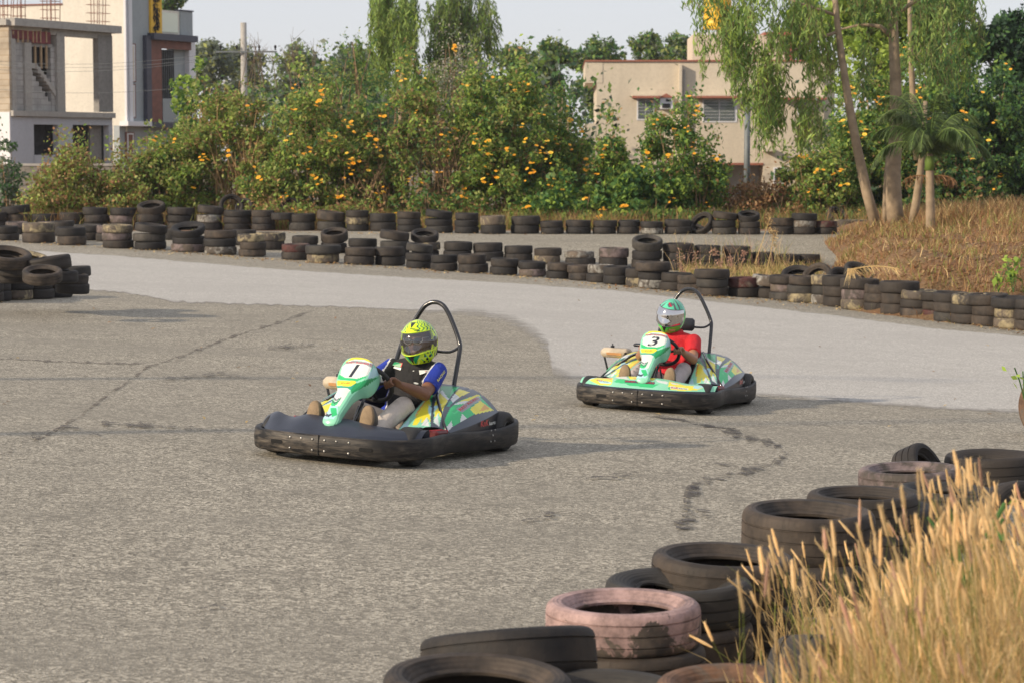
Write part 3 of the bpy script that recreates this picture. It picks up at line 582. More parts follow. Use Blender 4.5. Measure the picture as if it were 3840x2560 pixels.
NOSE = [([(100, 90), (400, 130), (560, 150), (640, 160), (600, 280), (400, 280), (250, 210)], 'yellow'), ([(130, 110), (380, 135), (380, 150), (230, 190)], 'pale'), ([(350, 190), (600, 230), (590, 260), (420, 250)], 'pale'), ([(380, 150), (620, 150), (600, 190)], 'orange'),
        ([(640, 130), (840, 115), (900, 190), (1330, 215), (1400, 170), (1570, 220), (1560, 350), (1440, 350), (1000, 300), (600, 275)], 'mint'), ([(700, 180), (850, 150), (900, 220), (830, 260), (640, 230)], 'lime'), ([(820, 240), (1340, 270), (1420, 260), (1300, 330), (900, 290)], 'lime'),
        ([(650, 150), (840, 120), (900, 190), (720, 170)], 'white'), ([(1350, 190), (1570, 230), (1550, 270), (1380, 230)], 'white'), ([(860, 110), (1100, 130), (1350, 165), (1310, 205), (1000, 190), (920, 180)], 'yellow'), ([(960, 160), (1250, 175), (1250, 195), (1000, 185)], 'orange'),
        ([(1580, 215), (1870, 290), (2200, 305), (2050, 370), (1780, 380), (1560, 350)], 'yellow'), ([(1590, 225), (1760, 275), (1640, 270)], 'white'), ([(2000, 290), (2200, 305), (2060, 350), (1980, 330)], 'pale'), ([(1600, 300), (1900, 340), (1900, 360), (1590, 340)], 'white'), ([(1570, 310), (1600, 315), (1600, 365), (1560, 350)], 'lime'),
        ([(830, 195), (1340, 228), (1330, 275), (825, 240)], 'slate')]
zF = lambda u, v: ((u - 2380) * 7.84, (v - 1220) * 7.84)
FAIR = [([(180, 330), (300, 180), (620, 120), (1000, 220), (1150, 380), (1130, 560), (900, 760), (560, 1000), (150, 900), (160, 500)], 'mint'),
        ([(300, 280), (450, 180), (700, 160), (960, 240), (1010, 330), (960, 320), (700, 240), (450, 230)], 'yellow'), ([(340, 270), (520, 215), (760, 220), (970, 300), (960, 330), (700, 250), (470, 255)], 'white'),
        ([(280, 320), (500, 235), (800, 270), (975, 320), (965, 400), (800, 330), (480, 300), (300, 330)], 'grey'),
        ([(230, 560), (250, 380), (320, 320), (520, 295), (800, 325), (950, 385), (930, 480), (880, 570), (650, 660), (400, 650)], 'white'), ([(975, 400), (1100, 400), (1110, 520), (960, 640), (890, 640)], 'pale'),
        ([(190, 560), (240, 570), (400, 635), (650, 645), (860, 585), (850, 630), (660, 695), (220, 665), (200, 640)], 'lime'), ([(640, 700), (1060, 610), (900, 780), (600, 980), (550, 860)], 'green'), ([(640, 710), (900, 600), (920, 640), (680, 750)], 'mint'),
        ([(180, 690), (620, 690), (665, 735), (540, 815), (200, 800)], 'yellow'), ([(180, 815), (540, 820), (640, 760), (560, 900), (470, 850), (200, 850)], 'teal'),
        ([(100, 850), (480, 855), (550, 900), (470, 1100), (400, 1260), (100, 1250), (150, 1000)], 'white'), ([(150, 1110), (200, 1100), (270, 1170), (400, 1080), (330, 1210), (280, 1250), (130, 1240)], 'lime'), ([(200, 1050), (280, 1110), (400, 1060), (390, 1085), (280, 1145), (190, 1090)], 'slate'), ([(190, 1130), (270, 1180), (370, 1120), (360, 1150), (270, 1205), (185, 1160)], 'slate'),
        ([(-20, 1380), (120, 1250), (360, 1260), (400, 1420), (330, 1540), (0, 1540)], 'pale'), ([(180, 1300), (330, 1290), (390, 1450), (280, 1500)], 'lime'), ([(80, 1400), (170, 1440), (290, 1420), (200, 1500), (100, 1480)], 'slate')]
FR = [(.80, .235, .030, .03), (.80, .255, .048, .04), (.785, .285, .054, .05), (.755, .315, .046, .05), (.70, .365, .052, .05), (.64, .42, .058, .06), (.59, .455, .066, .075), (.56, .485, .092, .12), (.535, .515, .108, .14), (.50, .56, .114, .15), (.465, .605, .112, .15), (.445, .632, .104, .14), (.432, .648, .088, .12), (.424, .656, .055, .08)]
FRs = spline(FR, 6)
def fairf(t, w):
    """t 0..1 up the fairing, w -1.6..1.6 across it"""
    k = t * (len(FRs) - 1); i = min(len(FRs) - 2, int(k)); a = lerp(FRs[i], FRs[i + 1], k - i); tx, tz = FRs[i + 1][0] - FRs[i][0], FRs[i + 1][1] - FRs[i][1]; L = math.hypot(tx, tz); nx, nz = tz / L, -tx / L
    y = a[2] * max(-1, min(1, w)); ex = max(0, abs(w) - 1) / .6; dep = -a[3] * ex + .009 * (1 - min(1, w * w)) - .006 * (abs(w) > .93) * (abs(w) < 1.05)
    y *= (1 + .10 * math.sin(ex * 2.4)); return (a[0] + nx * dep, y + .0, a[1] + nz * dep)
def nosef(u, v):
    y = -.60 + 1.2 * u; a = abs(y) / .6; xl = .88 - .24 * a ** 2.8; xu = .71 - .19 * a ** 3 - .02 * math.cos(y * 5); zu = .246 + .035 * math.exp(-(y / .30) ** 4) - .03 * max(0, a - .8) * 5 * .3
    return (xl + (xu - xl) * v, y, .196 + (zu - .196) * v + .012 * math.sin(math.pi * v))
def nosef_wavy(u, v):
    p = nosef(u, v); y = p[1]; return (p[0], y, p[2] + v * (.030 * math.exp(-((y + .50) / .12) ** 2) + .012 * math.exp(-((y + .25) / .12) ** 2) - .012 * math.exp(-((y - .25) / .2) ** 2)) + .004 * math.sin(y * 23))
BUMP = [(.93, 0), (.925, .20), (.90, .40), (.83, .53), (.72, .60), (.58, .625), (.42, .615), (.30, .60), (.12, .60), (-.10, .625), (-.35, .645), (-.60, .655), (-.78, .63), (-.89, .54), (-.925, .36), (-.93, .16)]
def make_bumper(parent):
    out = BUMP + [(x, -y) for x, y in BUMP[:0:-1]]; P = spline(out, 6, True); n = len(P)
    sec = [(-.05, .052), (-.008, .05), (0, .062), (.006, .12), (.002, .172), (-.003, .182), (-.012, .186), (-.045, .176), (-.052, .168), (-.03, .17), (-.014, .12), (-.03, .066)]
    V = []; Fc = []; m = len(sec)
    for i in range(n):
        p, q, r = P[i - 1], P[(i + 1) % n], P[i]; tx, ty = q[0] - p[0], q[1] - p[1]; L = math.hypot(tx, ty); nx, ny = ty / L, -tx / L
        if nx * r[0] + ny * r[1] < 0: nx, ny = -nx, -ny
        hh = .022 * ss(-.1, -.5, r[0]) if False else .016 * ss(.1, -.6, -r[0]) * 0
        dz = .010 * math.sin(r[0] * 3.5) * (abs(r[1]) > .5)
        for (o, z) in sec: V.append((r[0] + nx * o, r[1] + ny * o, z + dz + (.03 * ss(.3, .9, -r[0]) if z > .12 else 0)))
    for i in range(n):
        j = (i + 1) % n
        for k in range(m): Fc.append((i * m + k, j * m + k, j * m + (k + 1) % m, i * m + (k + 1) % m))
    return mesh_obj('bumper', V, Fc, M['bumper'], parent, smooth=True)
def bvh(o): return BVHTree.FromPolygons([tuple(v.co) for v in o.data.vertices], [tuple(p.vertices) for p in o.data.polygons])
def decal(txt, tree, p0, p1, hgt, mat, parent, name='lettering', shear=0., bold=.0, Ki=None, off=.0025, mirror=False, geo=None):
    """lettering laid on a surface between two sight lines; every vertex sits on the surface itself"""
    h = []
    for p in (p0, p1):
        o, d = lray(*p, Ki); r = tree.ray_cast(o, d)
        if r[0] is None: return None
        h.append((r[0], r[1] if r[1].dot(d) < 0 else -r[1]))
    a, b = h[0][0], h[1][0]; n = (h[0][1] + h[1][1]).normalized(); ex = (b - a); L = ex.length; ex.normalize(); ey = n.cross(ex).normalized(); n = ex.cross(ey)
    v, f = geo or text_geo(txt, 1., bold, shear); xs = [q[0] for q in v]; ys = [q[1] for q in v]; w = max(xs) - min(xs); hh = max(ys) - min(ys); cx, cy = (max(xs) + min(xs)) / 2, (max(ys) + min(ys)) / 2
    V = []
    for q in v:
        p = (a + b) / 2 + ex * ((q[0] - cx) / w * L) + ey * ((q[1] - cy) / hh * hgt); r = tree.ray_cast(p + n * .06, -n, .14)
        V.append((r[0] + n * off) if r[0] is not None else p + n * off)
    if mirror: V = [Vector((p.x, -p.y, p.z)) for p in V]
    return mesh_obj(name, V, f, mat, parent)
def wheel(parent, c, r, w, name='wheel'):
    mb = MB(); R = Matrix.Rotation(math.pi / 2, 3, 'X')
    mb.lathe([(r * .52, -w / 2), (r * .86, -w / 2 - .004), (r * .97, -w / 2 + .012), (r, -w / 4), (r, w / 4), (r * .97, w / 2 - .012), (r * .86, w / 2 + .004), (r * .52, w / 2)], 32, c, R, closed=True)
    o = mb.build(name, M['blackrub'], parent, True); m2 = MB(); m2.lathe([(.012, -w / 2), (r * .25, -w / 2 + .01), (r * .30, -w / 2 + .03), (r * .5, -w / 2 + .028), (r * .53, -w / 2 - .002), (r * .53, w / 2 + .002), (r * .5, w / 2 - .028), (r * .3, w / 2 - .03), (r * .25, w / 2 - .01), (.012, w / 2)], 24, c, R, closed=True)
    m2.build('rim', M['steel'], o, True); return o
def make_kart(K, num, coloured, label):
    t = empty('go_kart', mat=K); tag(t, label, 'go-kart', 'two green and yellow racing karts')
    make_bumper(t)
    mb = MB()
    # floor tray and frame
    fl = [(.82, -.34), (.86, 0), (.82, .34), (.30, .27), (-.1, .26), (-.1, -.26), (.30, -.27)]
    mb.add([(x, y, .055) for x, y in fl] + [(x, y, .062) for x, y in fl], [tuple(range(6, -1, -1)), tuple(range(7, 14))] + [(i, (i + 1) % 7, 7 + (i + 1) % 7, 7 + i) for i in range(7)]); mb.build('floor_tray', M['steel'], t)
    mb = MB()
    for s in (-1, 1):
        mb.tube(spline([(.86, s * .12, .08), (.80, s * .30, .08), (.35, s * .30, .08), (-.3, s * .33, .08), (-.84, s * .30, .09)], 5), .015, 8)
        mb.tube([(.2, s * .31, .08), (.2, s * .58, .10)], .012, 8); mb.tube([(-.35, s * .33, .08), (-.35, s * .60, .10)], .012, 8)
        mb.tube([(.84, s * .25, .08), (.90, s * .25, .11)], .012, 8); mb.tube([(-.80, s * .3, .09), (-.90, s * .3, .12)], .012, 8)
    for x in (.86, .35, -.4, -.84): mb.tube([(x, -.33, .08), (x, .33, .08)], .013, 8)
    mb.tube([(-.62, -.60, .14), (-.62, .60, .14)], .018, 10); mb.tube([(.60, -.50, .13), (.60, .50, .13)], .012, 8)
    mb.build('frame', M['tube'], t, True)
    for s in (-1, 1): wheel(t, (.60, s * .50, .128), .128, .13); wheel(t, (-.62, s * .53, .14), .14, .19)
    # side pods: painted shell, black skirt
    pods = []
    for s in (1, -1):
        V, Q = smesh(podf(s), 84, 72); mi = colour(V, Q, POD, 'slate', zP, s)
        if s < 0: Q = [q[::-1] for q in Q]
        o = mesh_obj('side_pod', V, Q, PL, t, mi, True); pods.append(o)
        nu, nv = 84, 73; edge = [V[i * nv + nv - 1] for i in range(nu + 1)]; rear = [V[nu * nv + j] for j in range(nv)]; m2 = MB()
        k = len(edge); m2.add(edge + [(x, y + s * .012, .155) for x, y, z in edge] + [(x, y - s * .01, .09) for x, y, z in edge], [(i, i + 1, k + i + 1, k + i) for i in range(k - 1)] + [(k + i, k + i + 1, 2 * k + i + 1, 2 * k + i) for i in range(k - 1)])
        k = len(rear); m2.add(rear + [(x - .03, y, .12) for x, y, z in rear], [(i, i + 1, k + i + 1, k + i) for i in range(k - 1)])
        inn = [V[i * nv] for i in range(nu + 1)]; k = len(inn); m2.add(inn + [(x, y - s * .012, .10) for x, y, z in inn], [(i, i + 1, k + i + 1, k + i) for i in range(k - 1)])
        m2.build('pod_skirt', M['blackpl'], o, True)
        m3 = MB(); m3.tube([(-.30, s * .245, .46), (-.05, s * .35, .40), (.17, s * .52, .245), (.22, s * .59, .16)], .011, 8); m3.build('stay', M['tube'], t, True)
        m4 = MB(); P = [(.36, .50), (.19, .50), (.19, .66), (.36, .66)]; m4.box((.285, s * .535, .165), (.13, .09, .10), 0, Matrix.Rotation(-s * .2, 3, 'Z'), .015); o4 = m4.build('side_guard', M['redpl'], t)
        m5 = MB(); m5.tube([(.352, s * .50, .13), (.35, s * .50, .212), (.29, s * .56, .218), (.222, s * .575, .212), (.222, s * .575, .15)], .003, 6); m5.build('edge_strip', M['redline'], o4)
    # engine side
    mb = MB(); mb.box((-.45, -.42, .20), (.30, .24, .20), 0, None, .02)
    for i in range(7): mb.box((-.45, -.42, .31 + i * .012), (.20, .18, .005))
    mb.box((-.35, -.35, .16), (.20, .14, .12), 0, None, .02); mb.tube([(-.35, -.30, .2), (-.2, -.30, .28), (-.1, -.3, .2)], .02, 8); mb.build('engine', M['engine'], t, True)
    mb = MB(); mb.box((-.45, -.60, .395), (.17, .27, .085), 0, None, .028); tk = mb.build('fuel_tank', M['cream'], t, True)
    mb = MB(); mb.box((-.364, -.60, .389), (.004, .14, .022)); mb.build('rust_patch', M['rust'], tk)
    mb = MB(); mb.tube([(-.368, -.49, .397), (-.360, -.49, .397)], .013, 12); mb.build('filler_hole', M['hole'], tk)
    mb = MB(); mb.lathe([(0, 0), (.018, 0), (.018, .02), (.006, .024), (.005, .04), (0, .04)], 10, (-.45, -.64, .437)); mb.build('filler_cap', M['blackpl'], tk)
    for x_, y_ in ((-.40, -.70), (-.50, -.50)): mb = MB(); mb.tube([(x_, y_, .36), (x_, y_ + .08, .10)], .010, 8); mb.build('tank_bracket', M['tube'], t)
    mb = MB(); mb.box((-.50, -.34, .475), (.10, .22, .03), 0, None, .012); ab = mb.build('air_box', M['blackpl'], t, True)
    gv, gf = text_geo('KnK', .035, .0008); mesh_obj('lettering', [(-.448, -.34 + v[0], .475 + v[1] * .6) for v in gv], gf, PT['white'], ab)
    mb = MB(); mb.box((-.42, -.225, .42), (.06, .04, .09), 0, None, .01); mb.build('exhaust_guard', M['rust'], t)
    # seat
    mb = MB(); sec = []; SP = spline([(.02, .10, .21), (-.12, .085, .23), (-.30, .10, .24), (-.40, .22, .235), (-.44, .38, .22), (-.455, .46, .20)], 5)
    V = []; nw = 12
    for (x, z, hw) in SP:
        for j in range(nw + 1):
            w = -1 + 2 * j / nw; V.append((x + .10 * abs(w) ** 3 * (z > .2), hw * w, z + .12 * abs(w) ** 3 * (1 - ss(.15, .4, z) * .8)))
    n = nw + 1; mb.add(V, [(i * n + j, i * n + j + 1, (i + 1) * n + j + 1, (i + 1) * n + j) for i in range(len(SP) - 1) for j in range(nw)]); se = mb.build('seat', M['blackpl'], t, True)
    md = se.modifiers.new('s', 'SOLIDIFY'); md.thickness = .01
    # roll hoop
    hp = [(-.42, .26, .10), (-.50, .25, .42), (-.60, .235, .66), (-.63, .215, .74), (-.65, .14, .88), (-.655, .085, .962), (-.66, .04, .993), (-.66, 0, 1.0)]; hp = hp + [(x, -y, z) for x, y, z in hp[-2::-1]]
    mb = MB(); mb.tube(spline(hp, 5), .0165, 12); hoop = mb.build('roll_hoop', M['tube'], t, True)
    for s in (-1, 1):
        mb = MB(); mb.tube([(-.50, s * .25, .42), (-.82, s * .26, .12)], .012, 8); mb.build('hoop_brace', M['tube'], hoop, True)
        mb = MB(); mb.tube(spline([(-.61, s * .225, .70), (-.58, s * .17, .665), (-.555, s * .06, .665)], 4), .010, 8); mb.build('headrest_bar', M['tube'], hoop, True)
    mb = MB(); mb.box((-.535, 0, .685), (.05, .19, .115), 0, Matrix.Rotation(-.1, 3, 'Y'), .02); mb.build('headrest', M['blackpl'], t, True)
    # steering
    wc = Vector((.30, .03, .485)); Y = Vector((0, 1, 0)); U = Vector((.6, 0, .8)); Wn = Vector((-.8, 0, .6))
    mb = MB(); mb.tube([wc + Y * (.15 * math.cos(a)) + U * (.15 * math.sin(a)) for a in np.linspace(0, 2 * math.pi, 40, endpoint=False)], .0155, 10, closed=True)
    for a in (.15, math.pi - .15, -math.pi / 2): mb.tube([wc - Wn * .02, wc + Y * (.145 * math.cos(a)) + U * (.145 * math.sin(a))], .011, 6)
    mb.box(wc - Wn * .015, (.05, .09, .05), 0, None, .01); mb.build('steering_wheel', M['blackrub'], t, True)
    mb = MB(); mb.tube([wc - Wn * .02, (.62, .03, .13)], .012, 8)
    for s in (-1, 1): mb.tube([(.42, .03 + s * .02, .34), (.47, s * .10 + .03, .08)], .009, 6); mb.tube([(.40, .03 + s * .05, .40), (.46, .03 + s * .06, .46)], .014, 6)
    mb.build('steering_column', M['tube'], t, True)
    for s in (-1, 1):
        mb = MB(); mb.tube([(.70, s * .17 - .03, .07), (.695, s * .17 - .03, .21), (.69, s * .17 + .03, .21), (.70, s * .17 + .03, .07)], .007, 6); mb.build('pedal', M['redline'], t, True)
    # nose panel
    V, Q = smesh(nosef if coloured else nosef_wavy, 150, 26)
    if coloured: nz = mesh_obj('nose_panel', V, Q, PL, t, colour(V, Q, NOSE, 'mint', zN), True)
    else: nz = mesh_obj('nose_panel', V, Q, M['bluepl'], t, smooth=True)
    nv = 27; m2 = MB(); e = [V[i * nv] for i in range(151)]; e2 = [V[i * nv + 26] for i in range(151)]
    m2.add(e + [(x + .035, y * 1.01, .150) for x, y, z in e], [(i, i + 1, 151 + i + 1, 151 + i) for i in range(150)]); m2.add(e2 + [(x - .01, y, z - .09) for x, y, z in e2], [(i, i + 1, 151 + i + 1, 151 + i) for i in range(150)]); m2.build('nose_skirt', M['bluepl'], nz, True)
    # steering fairing with the number board
    V, Q = smesh(lambda a, b: fairf(a, -1.6 + 3.2 * b), 110, 72); fo = mesh_obj('front_fairing', V, Q, PL, t, colour(V, Q, FAIR, 'mint', zF), True)
    md = fo.modifiers.new('s', 'SOLIDIFY'); md.thickness = .004; md.offset = 0
    tf = bvh(fo); q = lambda x, y: (2380 + x / 7.84, 1220 + y / 7.84)
    g = decal(num, tf, q(395, 470) if num == '3' else q(470, 470), q(725, 470) if num == '3' else q(660, 470), .10, PT['dark'], fo, 'number', .25, .012)
    decal('RED RIDERS', tf, q(330, 285), q(955, 345), .012, PT['red'], fo, bold=.01); decal('KnK', tf, q(300, 745), q(530, 745), .012, PT['red'], fo, bold=.01)
    tp = bvh(pods[0]); q = lambda x, y: (2560 + x / 7.84, 1300 + y / 7.84)
    decal('RED RIDERS', tp, q(1270, 720), q(1440, 460), .022, PT['red'], pods[0], bold=.01)
    gv, gf = text_geo('KnK', 1., .02); 
    for (tx, x0, w, mm, h) in (('KnK', -.20, .13, PT['red'], .042), ('karts', -.345, .12, PT['white'], .026)):
        v, f = text_geo(tx, 1., .02); xs = [a[0] for a in v]; ys = [a[1] for a in v]; wx = max(xs) - min(xs); wy = max(ys) - min(ys)
        for s in (1, -1):
            def P(a):
                k = (a[0] - min(xs)) / wx; k = k if s > 0 else 1 - k; x = x0 - w * k; yy = np.interp(-x, [.17 * -1, .56], [.57, .575]) + .03 * math.sin(math.pi * max(0, min(1, (.17 - x) / .73))) + .015
                return (x, s * yy, .205 + (a[1] - min(ys)) / wy * h)
            mesh_obj('lettering', [P(a) for a in v], f, mm, pods[0 if s > 0 else 1])
    if coloured:
        tn = bvh(nz); q = lambda x, y: (2160 + x / 4.523, 1380 + y / 4.523)
        decal('RED RIDERS', tn, q(840, 219), q(1325, 252), .022, PT['red'], nz, bold=.01); decal('KnK', tn, q(1615, 325), q(1735, 335), .024, PT['red'], nz, bold=.01); decal('karts', tn, q(1745, 340), q(1880, 350), .014, PT['slate'], nz, bold=.01)
        decal('KnK', tn, q(355, 200), q(450, 215), .020, PT['red'], nz, bold=.01); decal('karts', tn, q(458, 222), q(550, 232), .012, PT['slate'], nz, bold=.01)
    # bolts, slots and the seam of the bumper
    def bx_at(y):
        b = [(x, yy) for x, yy in BUMP[:7]]; return np.interp(abs(y), [p[1] for p in b[:6]], [p[0] for p in b[:6]]) + .004
    for y, z in [(-.215, .155), (-.13, .155), (-.045, .155), (.045, .155), (.13, .155), (.22, .155), (.49, .15), (-.45, .155), (-.215, .085), (-.045, .085), (.045, .085), (.22, .085), (.49, .10)]:
        if abs(y) > .49 and z < .12 and y < 0: continue
        mb = MB(); x = bx_at(y); mb.ell((x + .002, y, z), (.005, .0085, .0085), None, 10, 6); mb.build('bolt', M['steel'], t, True)
    for x, z in [(-.30, .175), (-.36, .175), (-.33, .14), (-.30, .10), (-.36, .10)]:
        mb = MB(); mb.ell((x, .650, z), (.007, .005, .007), None, 8, 6); mb.build('bolt', M['steel'], t, True)
    for y in (-.32, .34):
        mb = MB(); x = bx_at(y) + .001; a = math.atan2(bx_at(y + .04) - bx_at(y - .04), .08); P = []
        for i in range(20):
            an = 2 * math.pi * i / 20; yy = .034 * (1 if math.cos(an) > 0 else -1) + .013 * math.cos(an); P.append((yy, .013 * math.sin(an)))
        mb.add([(bx_at(y + p[0]) + .0085, y + p[0], .118 + p[1]) for p in P], [tuple(range(20))]); mb.build('slot', M['hole'], t)
    mb = MB(); mb.box((.933, 0, .12), (.008, .005, .135)); mb.build('seam', M['hole'], t)
    return t
k1 = make_kart(K1, '1', False, 'kart number 1 in front with a plain black nose, driven by the yellow-helmeted driver')
k2 = make_kart(K2, '3', True, 'kart number 3 behind with a green and yellow nose, driven by the red-shirted driver')

# ---------------------------------------------------------------- drivers
def remesh(mb, name, vox, mats, parent, smooth=4, matf=None):
    o = mb.build(name + '_tmp', mats, None); md = o.modifiers.new('r', 'REMESH'); md.mode = 'VOXEL'; md.voxel_size = vox; md.use_smooth_shade = True
    m2 = o.modifiers.new('s', 'SMOOTH'); m2.factor = .5; m2.iterations = smooth
    dg = bpy.context.evaluated_depsgraph_get(); bpy.context.view_layer.update(); dg.update()
    me = bpy.data.meshes.new_from_object(o.evaluated_get(dg)); me.name = name; bpy.data.objects.remove(o)
    me.materials.clear()
    for m in (mats if isinstance(mats, list) else [mats]): me.materials.append(m)
    if matf: me.polygons.foreach_set('material_index', [matf(p.center) for p in me.polygons])
    else: me.polygons.foreach_set('material_index', [0] * len(me.polygons))
    me.polygons.foreach_set('use_smooth', [True] * len(me.polygons)); me.update()
    return link(bpy.data.objects.new(name, me), parent)
M['skin1'] = simple('skin_brown', (.19, .085, .045), .45, .12, 12.); M['skin2'] = simple('skin_light_brown', (.34, .17, .10), .45, .12, 12.)
def cloth(name, col, var=.12):
    m = simple(name, col, .85, var, 7., .9, bscale=9.)
    for n_ in m.node_tree.nodes:
        if n_.type == 'BUMP': n_.inputs['Distance'].default_value = .035
    return m
M['cblack'] = cloth('shirt_black', (.014, .014, .016)); M['cblue'] = cloth('shirt_blue', (.015, .04, .34)); M['cpipe'] = cloth('shirt_piping', (.6, .6, .6)); M['cred'] = cloth('shirt_red', (.52, .012, .02)); M['khaki'] = cloth('trousers_khaki', (.52, .46, .40)); M['taupe'] = cloth('trousers_taupe', (.40, .35, .34))
M['sole'] = simple('shoe_sole_tan', (.24, .17, .10), .75, .15, 20., .4, bscale=60.); M['shoe'] = simple('shoe_upper', (.06, .05, .045), .6, .2, 9.)
M['neon'] = simple('helmet_neon_yellow', (.62, .85, .01), .22, .05, 9., coat=.6); M['hblack'] = simple('helmet_black', (.012, .02, .015), .25, .1, 9., coat=.6); M['hgreen'] = simple('helmet_green', (.02, .40, .12), .22, .1, 9., coat=.6)
M['hmint'] = simple('helmet_mint', (.09, .52, .32), .22, .25, 9., coat=.6); M['hbright'] = simple('helmet_bright_green', (.06, .66, .07), .22, .1, 9., coat=.6); M['htan'] = simple('helmet_tan', (.45, .45, .22), .3, .1, 9.); M['hred'] = simple('helmet_red', (.45, .01, .04), .25, .1, 9.); M['hgrey'] = simple('helmet_grey', (.08, .10, .11), .25, .2, 9., coat=.5)
def glassmat(name, col, rough, metal, alpha):
    m, nt, b = newmat(name); b.inputs['Base Color'].default_value = c4(col); b.inputs['Roughness'].default_value = rough; b.inputs['Metallic'].default_value = metal; b.inputs['Coat Weight'].default_value = 1.; b.inputs['Alpha'].default_value = alpha; return m
M['visor1'] = glassmat('visor_clear_smoke', (.22, .22, .23), .05, .85, .45); M['visor2'] = glassmat('visor_mirror', (.62, .60, .60), .07, 1., 1.)
M['shades'] = glassmat('dark_lens', (.01, .015, .03), .05, 0., 1.)
def helmet(parent, C, R, style):
    def pt(az, el, off=0.):
        ca, sa, ce, se = math.cos(az), math.sin(az), math.cos(el), math.sin(el); c = .150 if el > 0 else .168
        ch = ss(math.radians(0), math.radians(-35), el) if False else (0 if el > 0 else min(1, -el / math.radians(35))); ch = ch * ch * (3 - 2 * ch)
        x = (.146 + off) * ce * ca + .042 * ch * max(0, ca) ** 2 * (1 - .3 * ch); y = (.127 + off) * ce * sa * (1 - .10 * ch * max(0, ca)); z = (c + off) * se
        return C + R @ Vector((x, y, z))
    nu, nv = 120, 84; e0, e1 = math.radians(-60), math.radians(90); D = math.degrees
    hi = lambda a: 31 - 3 * math.cos(math.radians(a)) ; lo = lambda a: -22 - 4 * math.cos(math.radians(a * 2.2)) * (abs(a) < 80)
    V = []; Q = []; mi = []
    for j in range(nv + 1):
        for i in range(nu): V.append(pt(-math.pi + 2 * math.pi * i / nu, e0 + (e1 - e0) * j / nv))
    tri = lambda x: abs((x % 2) - 1)
    def col(a, e):
        A = abs(a)
        if style == 1:
            if math.hypot((a - 88), e * 1.0) < 13 or math.hypot((a + 88), e) < 13: return 1
            if 46 < e < 66 and A < (e - 44) * .9: return 1
            if e < lo(a) - 3 and e > -55:
                if A < 17 - (-26 - e) * .55 and e < -24: return 1
                if A < 36 - (-26 - e) * .7 and e < -26 and A > 8: return 2
                if 48 < A < 78 and tri((e + a) / 9) + tri((e - a) / 13) > 1.25: return 1
                if 40 < A < 80 and tri((e + a) / 11) > .8: return 2
            if A > 22 and e > 30 and e < 82:
                k = (a + 7 * tri(e / 8) * 1.6) % 17
                if k < 3.6: return 1
                if k < 6.5: return 2
            if A > 88 and tri(a / 9 + e / 14) > .62: return 1
            return 0
        if math.hypot((a - 4) * math.cos(math.radians(e)), e - 48) < 11: return 6 if abs(e - 50 + a * .6) < 4 else 7
        if e < -24:
            if A < 15 - (-26 - e) * .5: return 1
            if 26 < A < 60 and abs(e + 36 + .1 * A) < 3.5: return 5
            return 4
        if e > 30 and 20 < a < 60 and tri((a + e * .5) / 13) > .55: return 7
        if e > 30 and -65 < a < -30 and tri((a - e * .6) / 15) > .6: return 7
        if e < 10: return 4 if A < 110 else 3
        return 3
    for j in range(nv):
        el = D(e0 + (e1 - e0) * (j + .5) / nv)
        for i in range(nu):
            az = D(-math.pi + 2 * math.pi * (i + .5) / nu)
            if abs(az) < 76 and lo(az) < el < hi(az): continue
            Q.append((j * nu + i, j * nu + (i + 1) % nu, (j + 1) * nu + (i + 1) % nu, (j + 1) * nu + i)); mi.append(col(az, el))
    ms = [M['neon'], M['hblack'], M['hgreen'], M['hmint'], M['hbright'], M['htan'], M['hred'], M['hgrey']]
    sh = mesh_obj('helmet', V, Q, ms, parent, mi, True); md = sh.modifiers.new('s', 'SOLIDIFY'); md.thickness = .012; md.offset = -1
    W = []; Qv = []; n1, n2 = 60, 20
    for i in range(n1 + 1):
        a = -80 + 160 * i / n1
        for j in range(n2 + 1):
            e = lo(a) - 1.5 + (hi(a) - lo(a) + 3) * j / n2; W.append(pt(math.radians(a), math.radians(e), .004))
    Qv = [(i * (n2 + 1) + j, (i + 1) * (n2 + 1) + j, (i + 1) * (n2 + 1) + j + 1, i * (n2 + 1) + j + 1) for i in range(n1) for j in range(n2)]
    mesh_obj('visor', W, Qv, M['visor1' if style == 1 else 'visor2'], sh, smooth=True)
    mb = MB(); rim = [pt(math.radians(-78 + 156 * i / 40), math.radians(hi(-78 + 156 * i / 40) + 1.), .004) for i in range(41)]; rim2 = [pt(math.radians(78 - 156 * i / 40), math.radians(lo(78 - 156 * i / 40) - 1.), .004) for i in range(41)]
    mb.tube(rim + rim2, .0035, 6, closed=True); mb.build('visor_seal', M['neon'] if style == 1 else M['hgrey'], sh, True)
    return sh
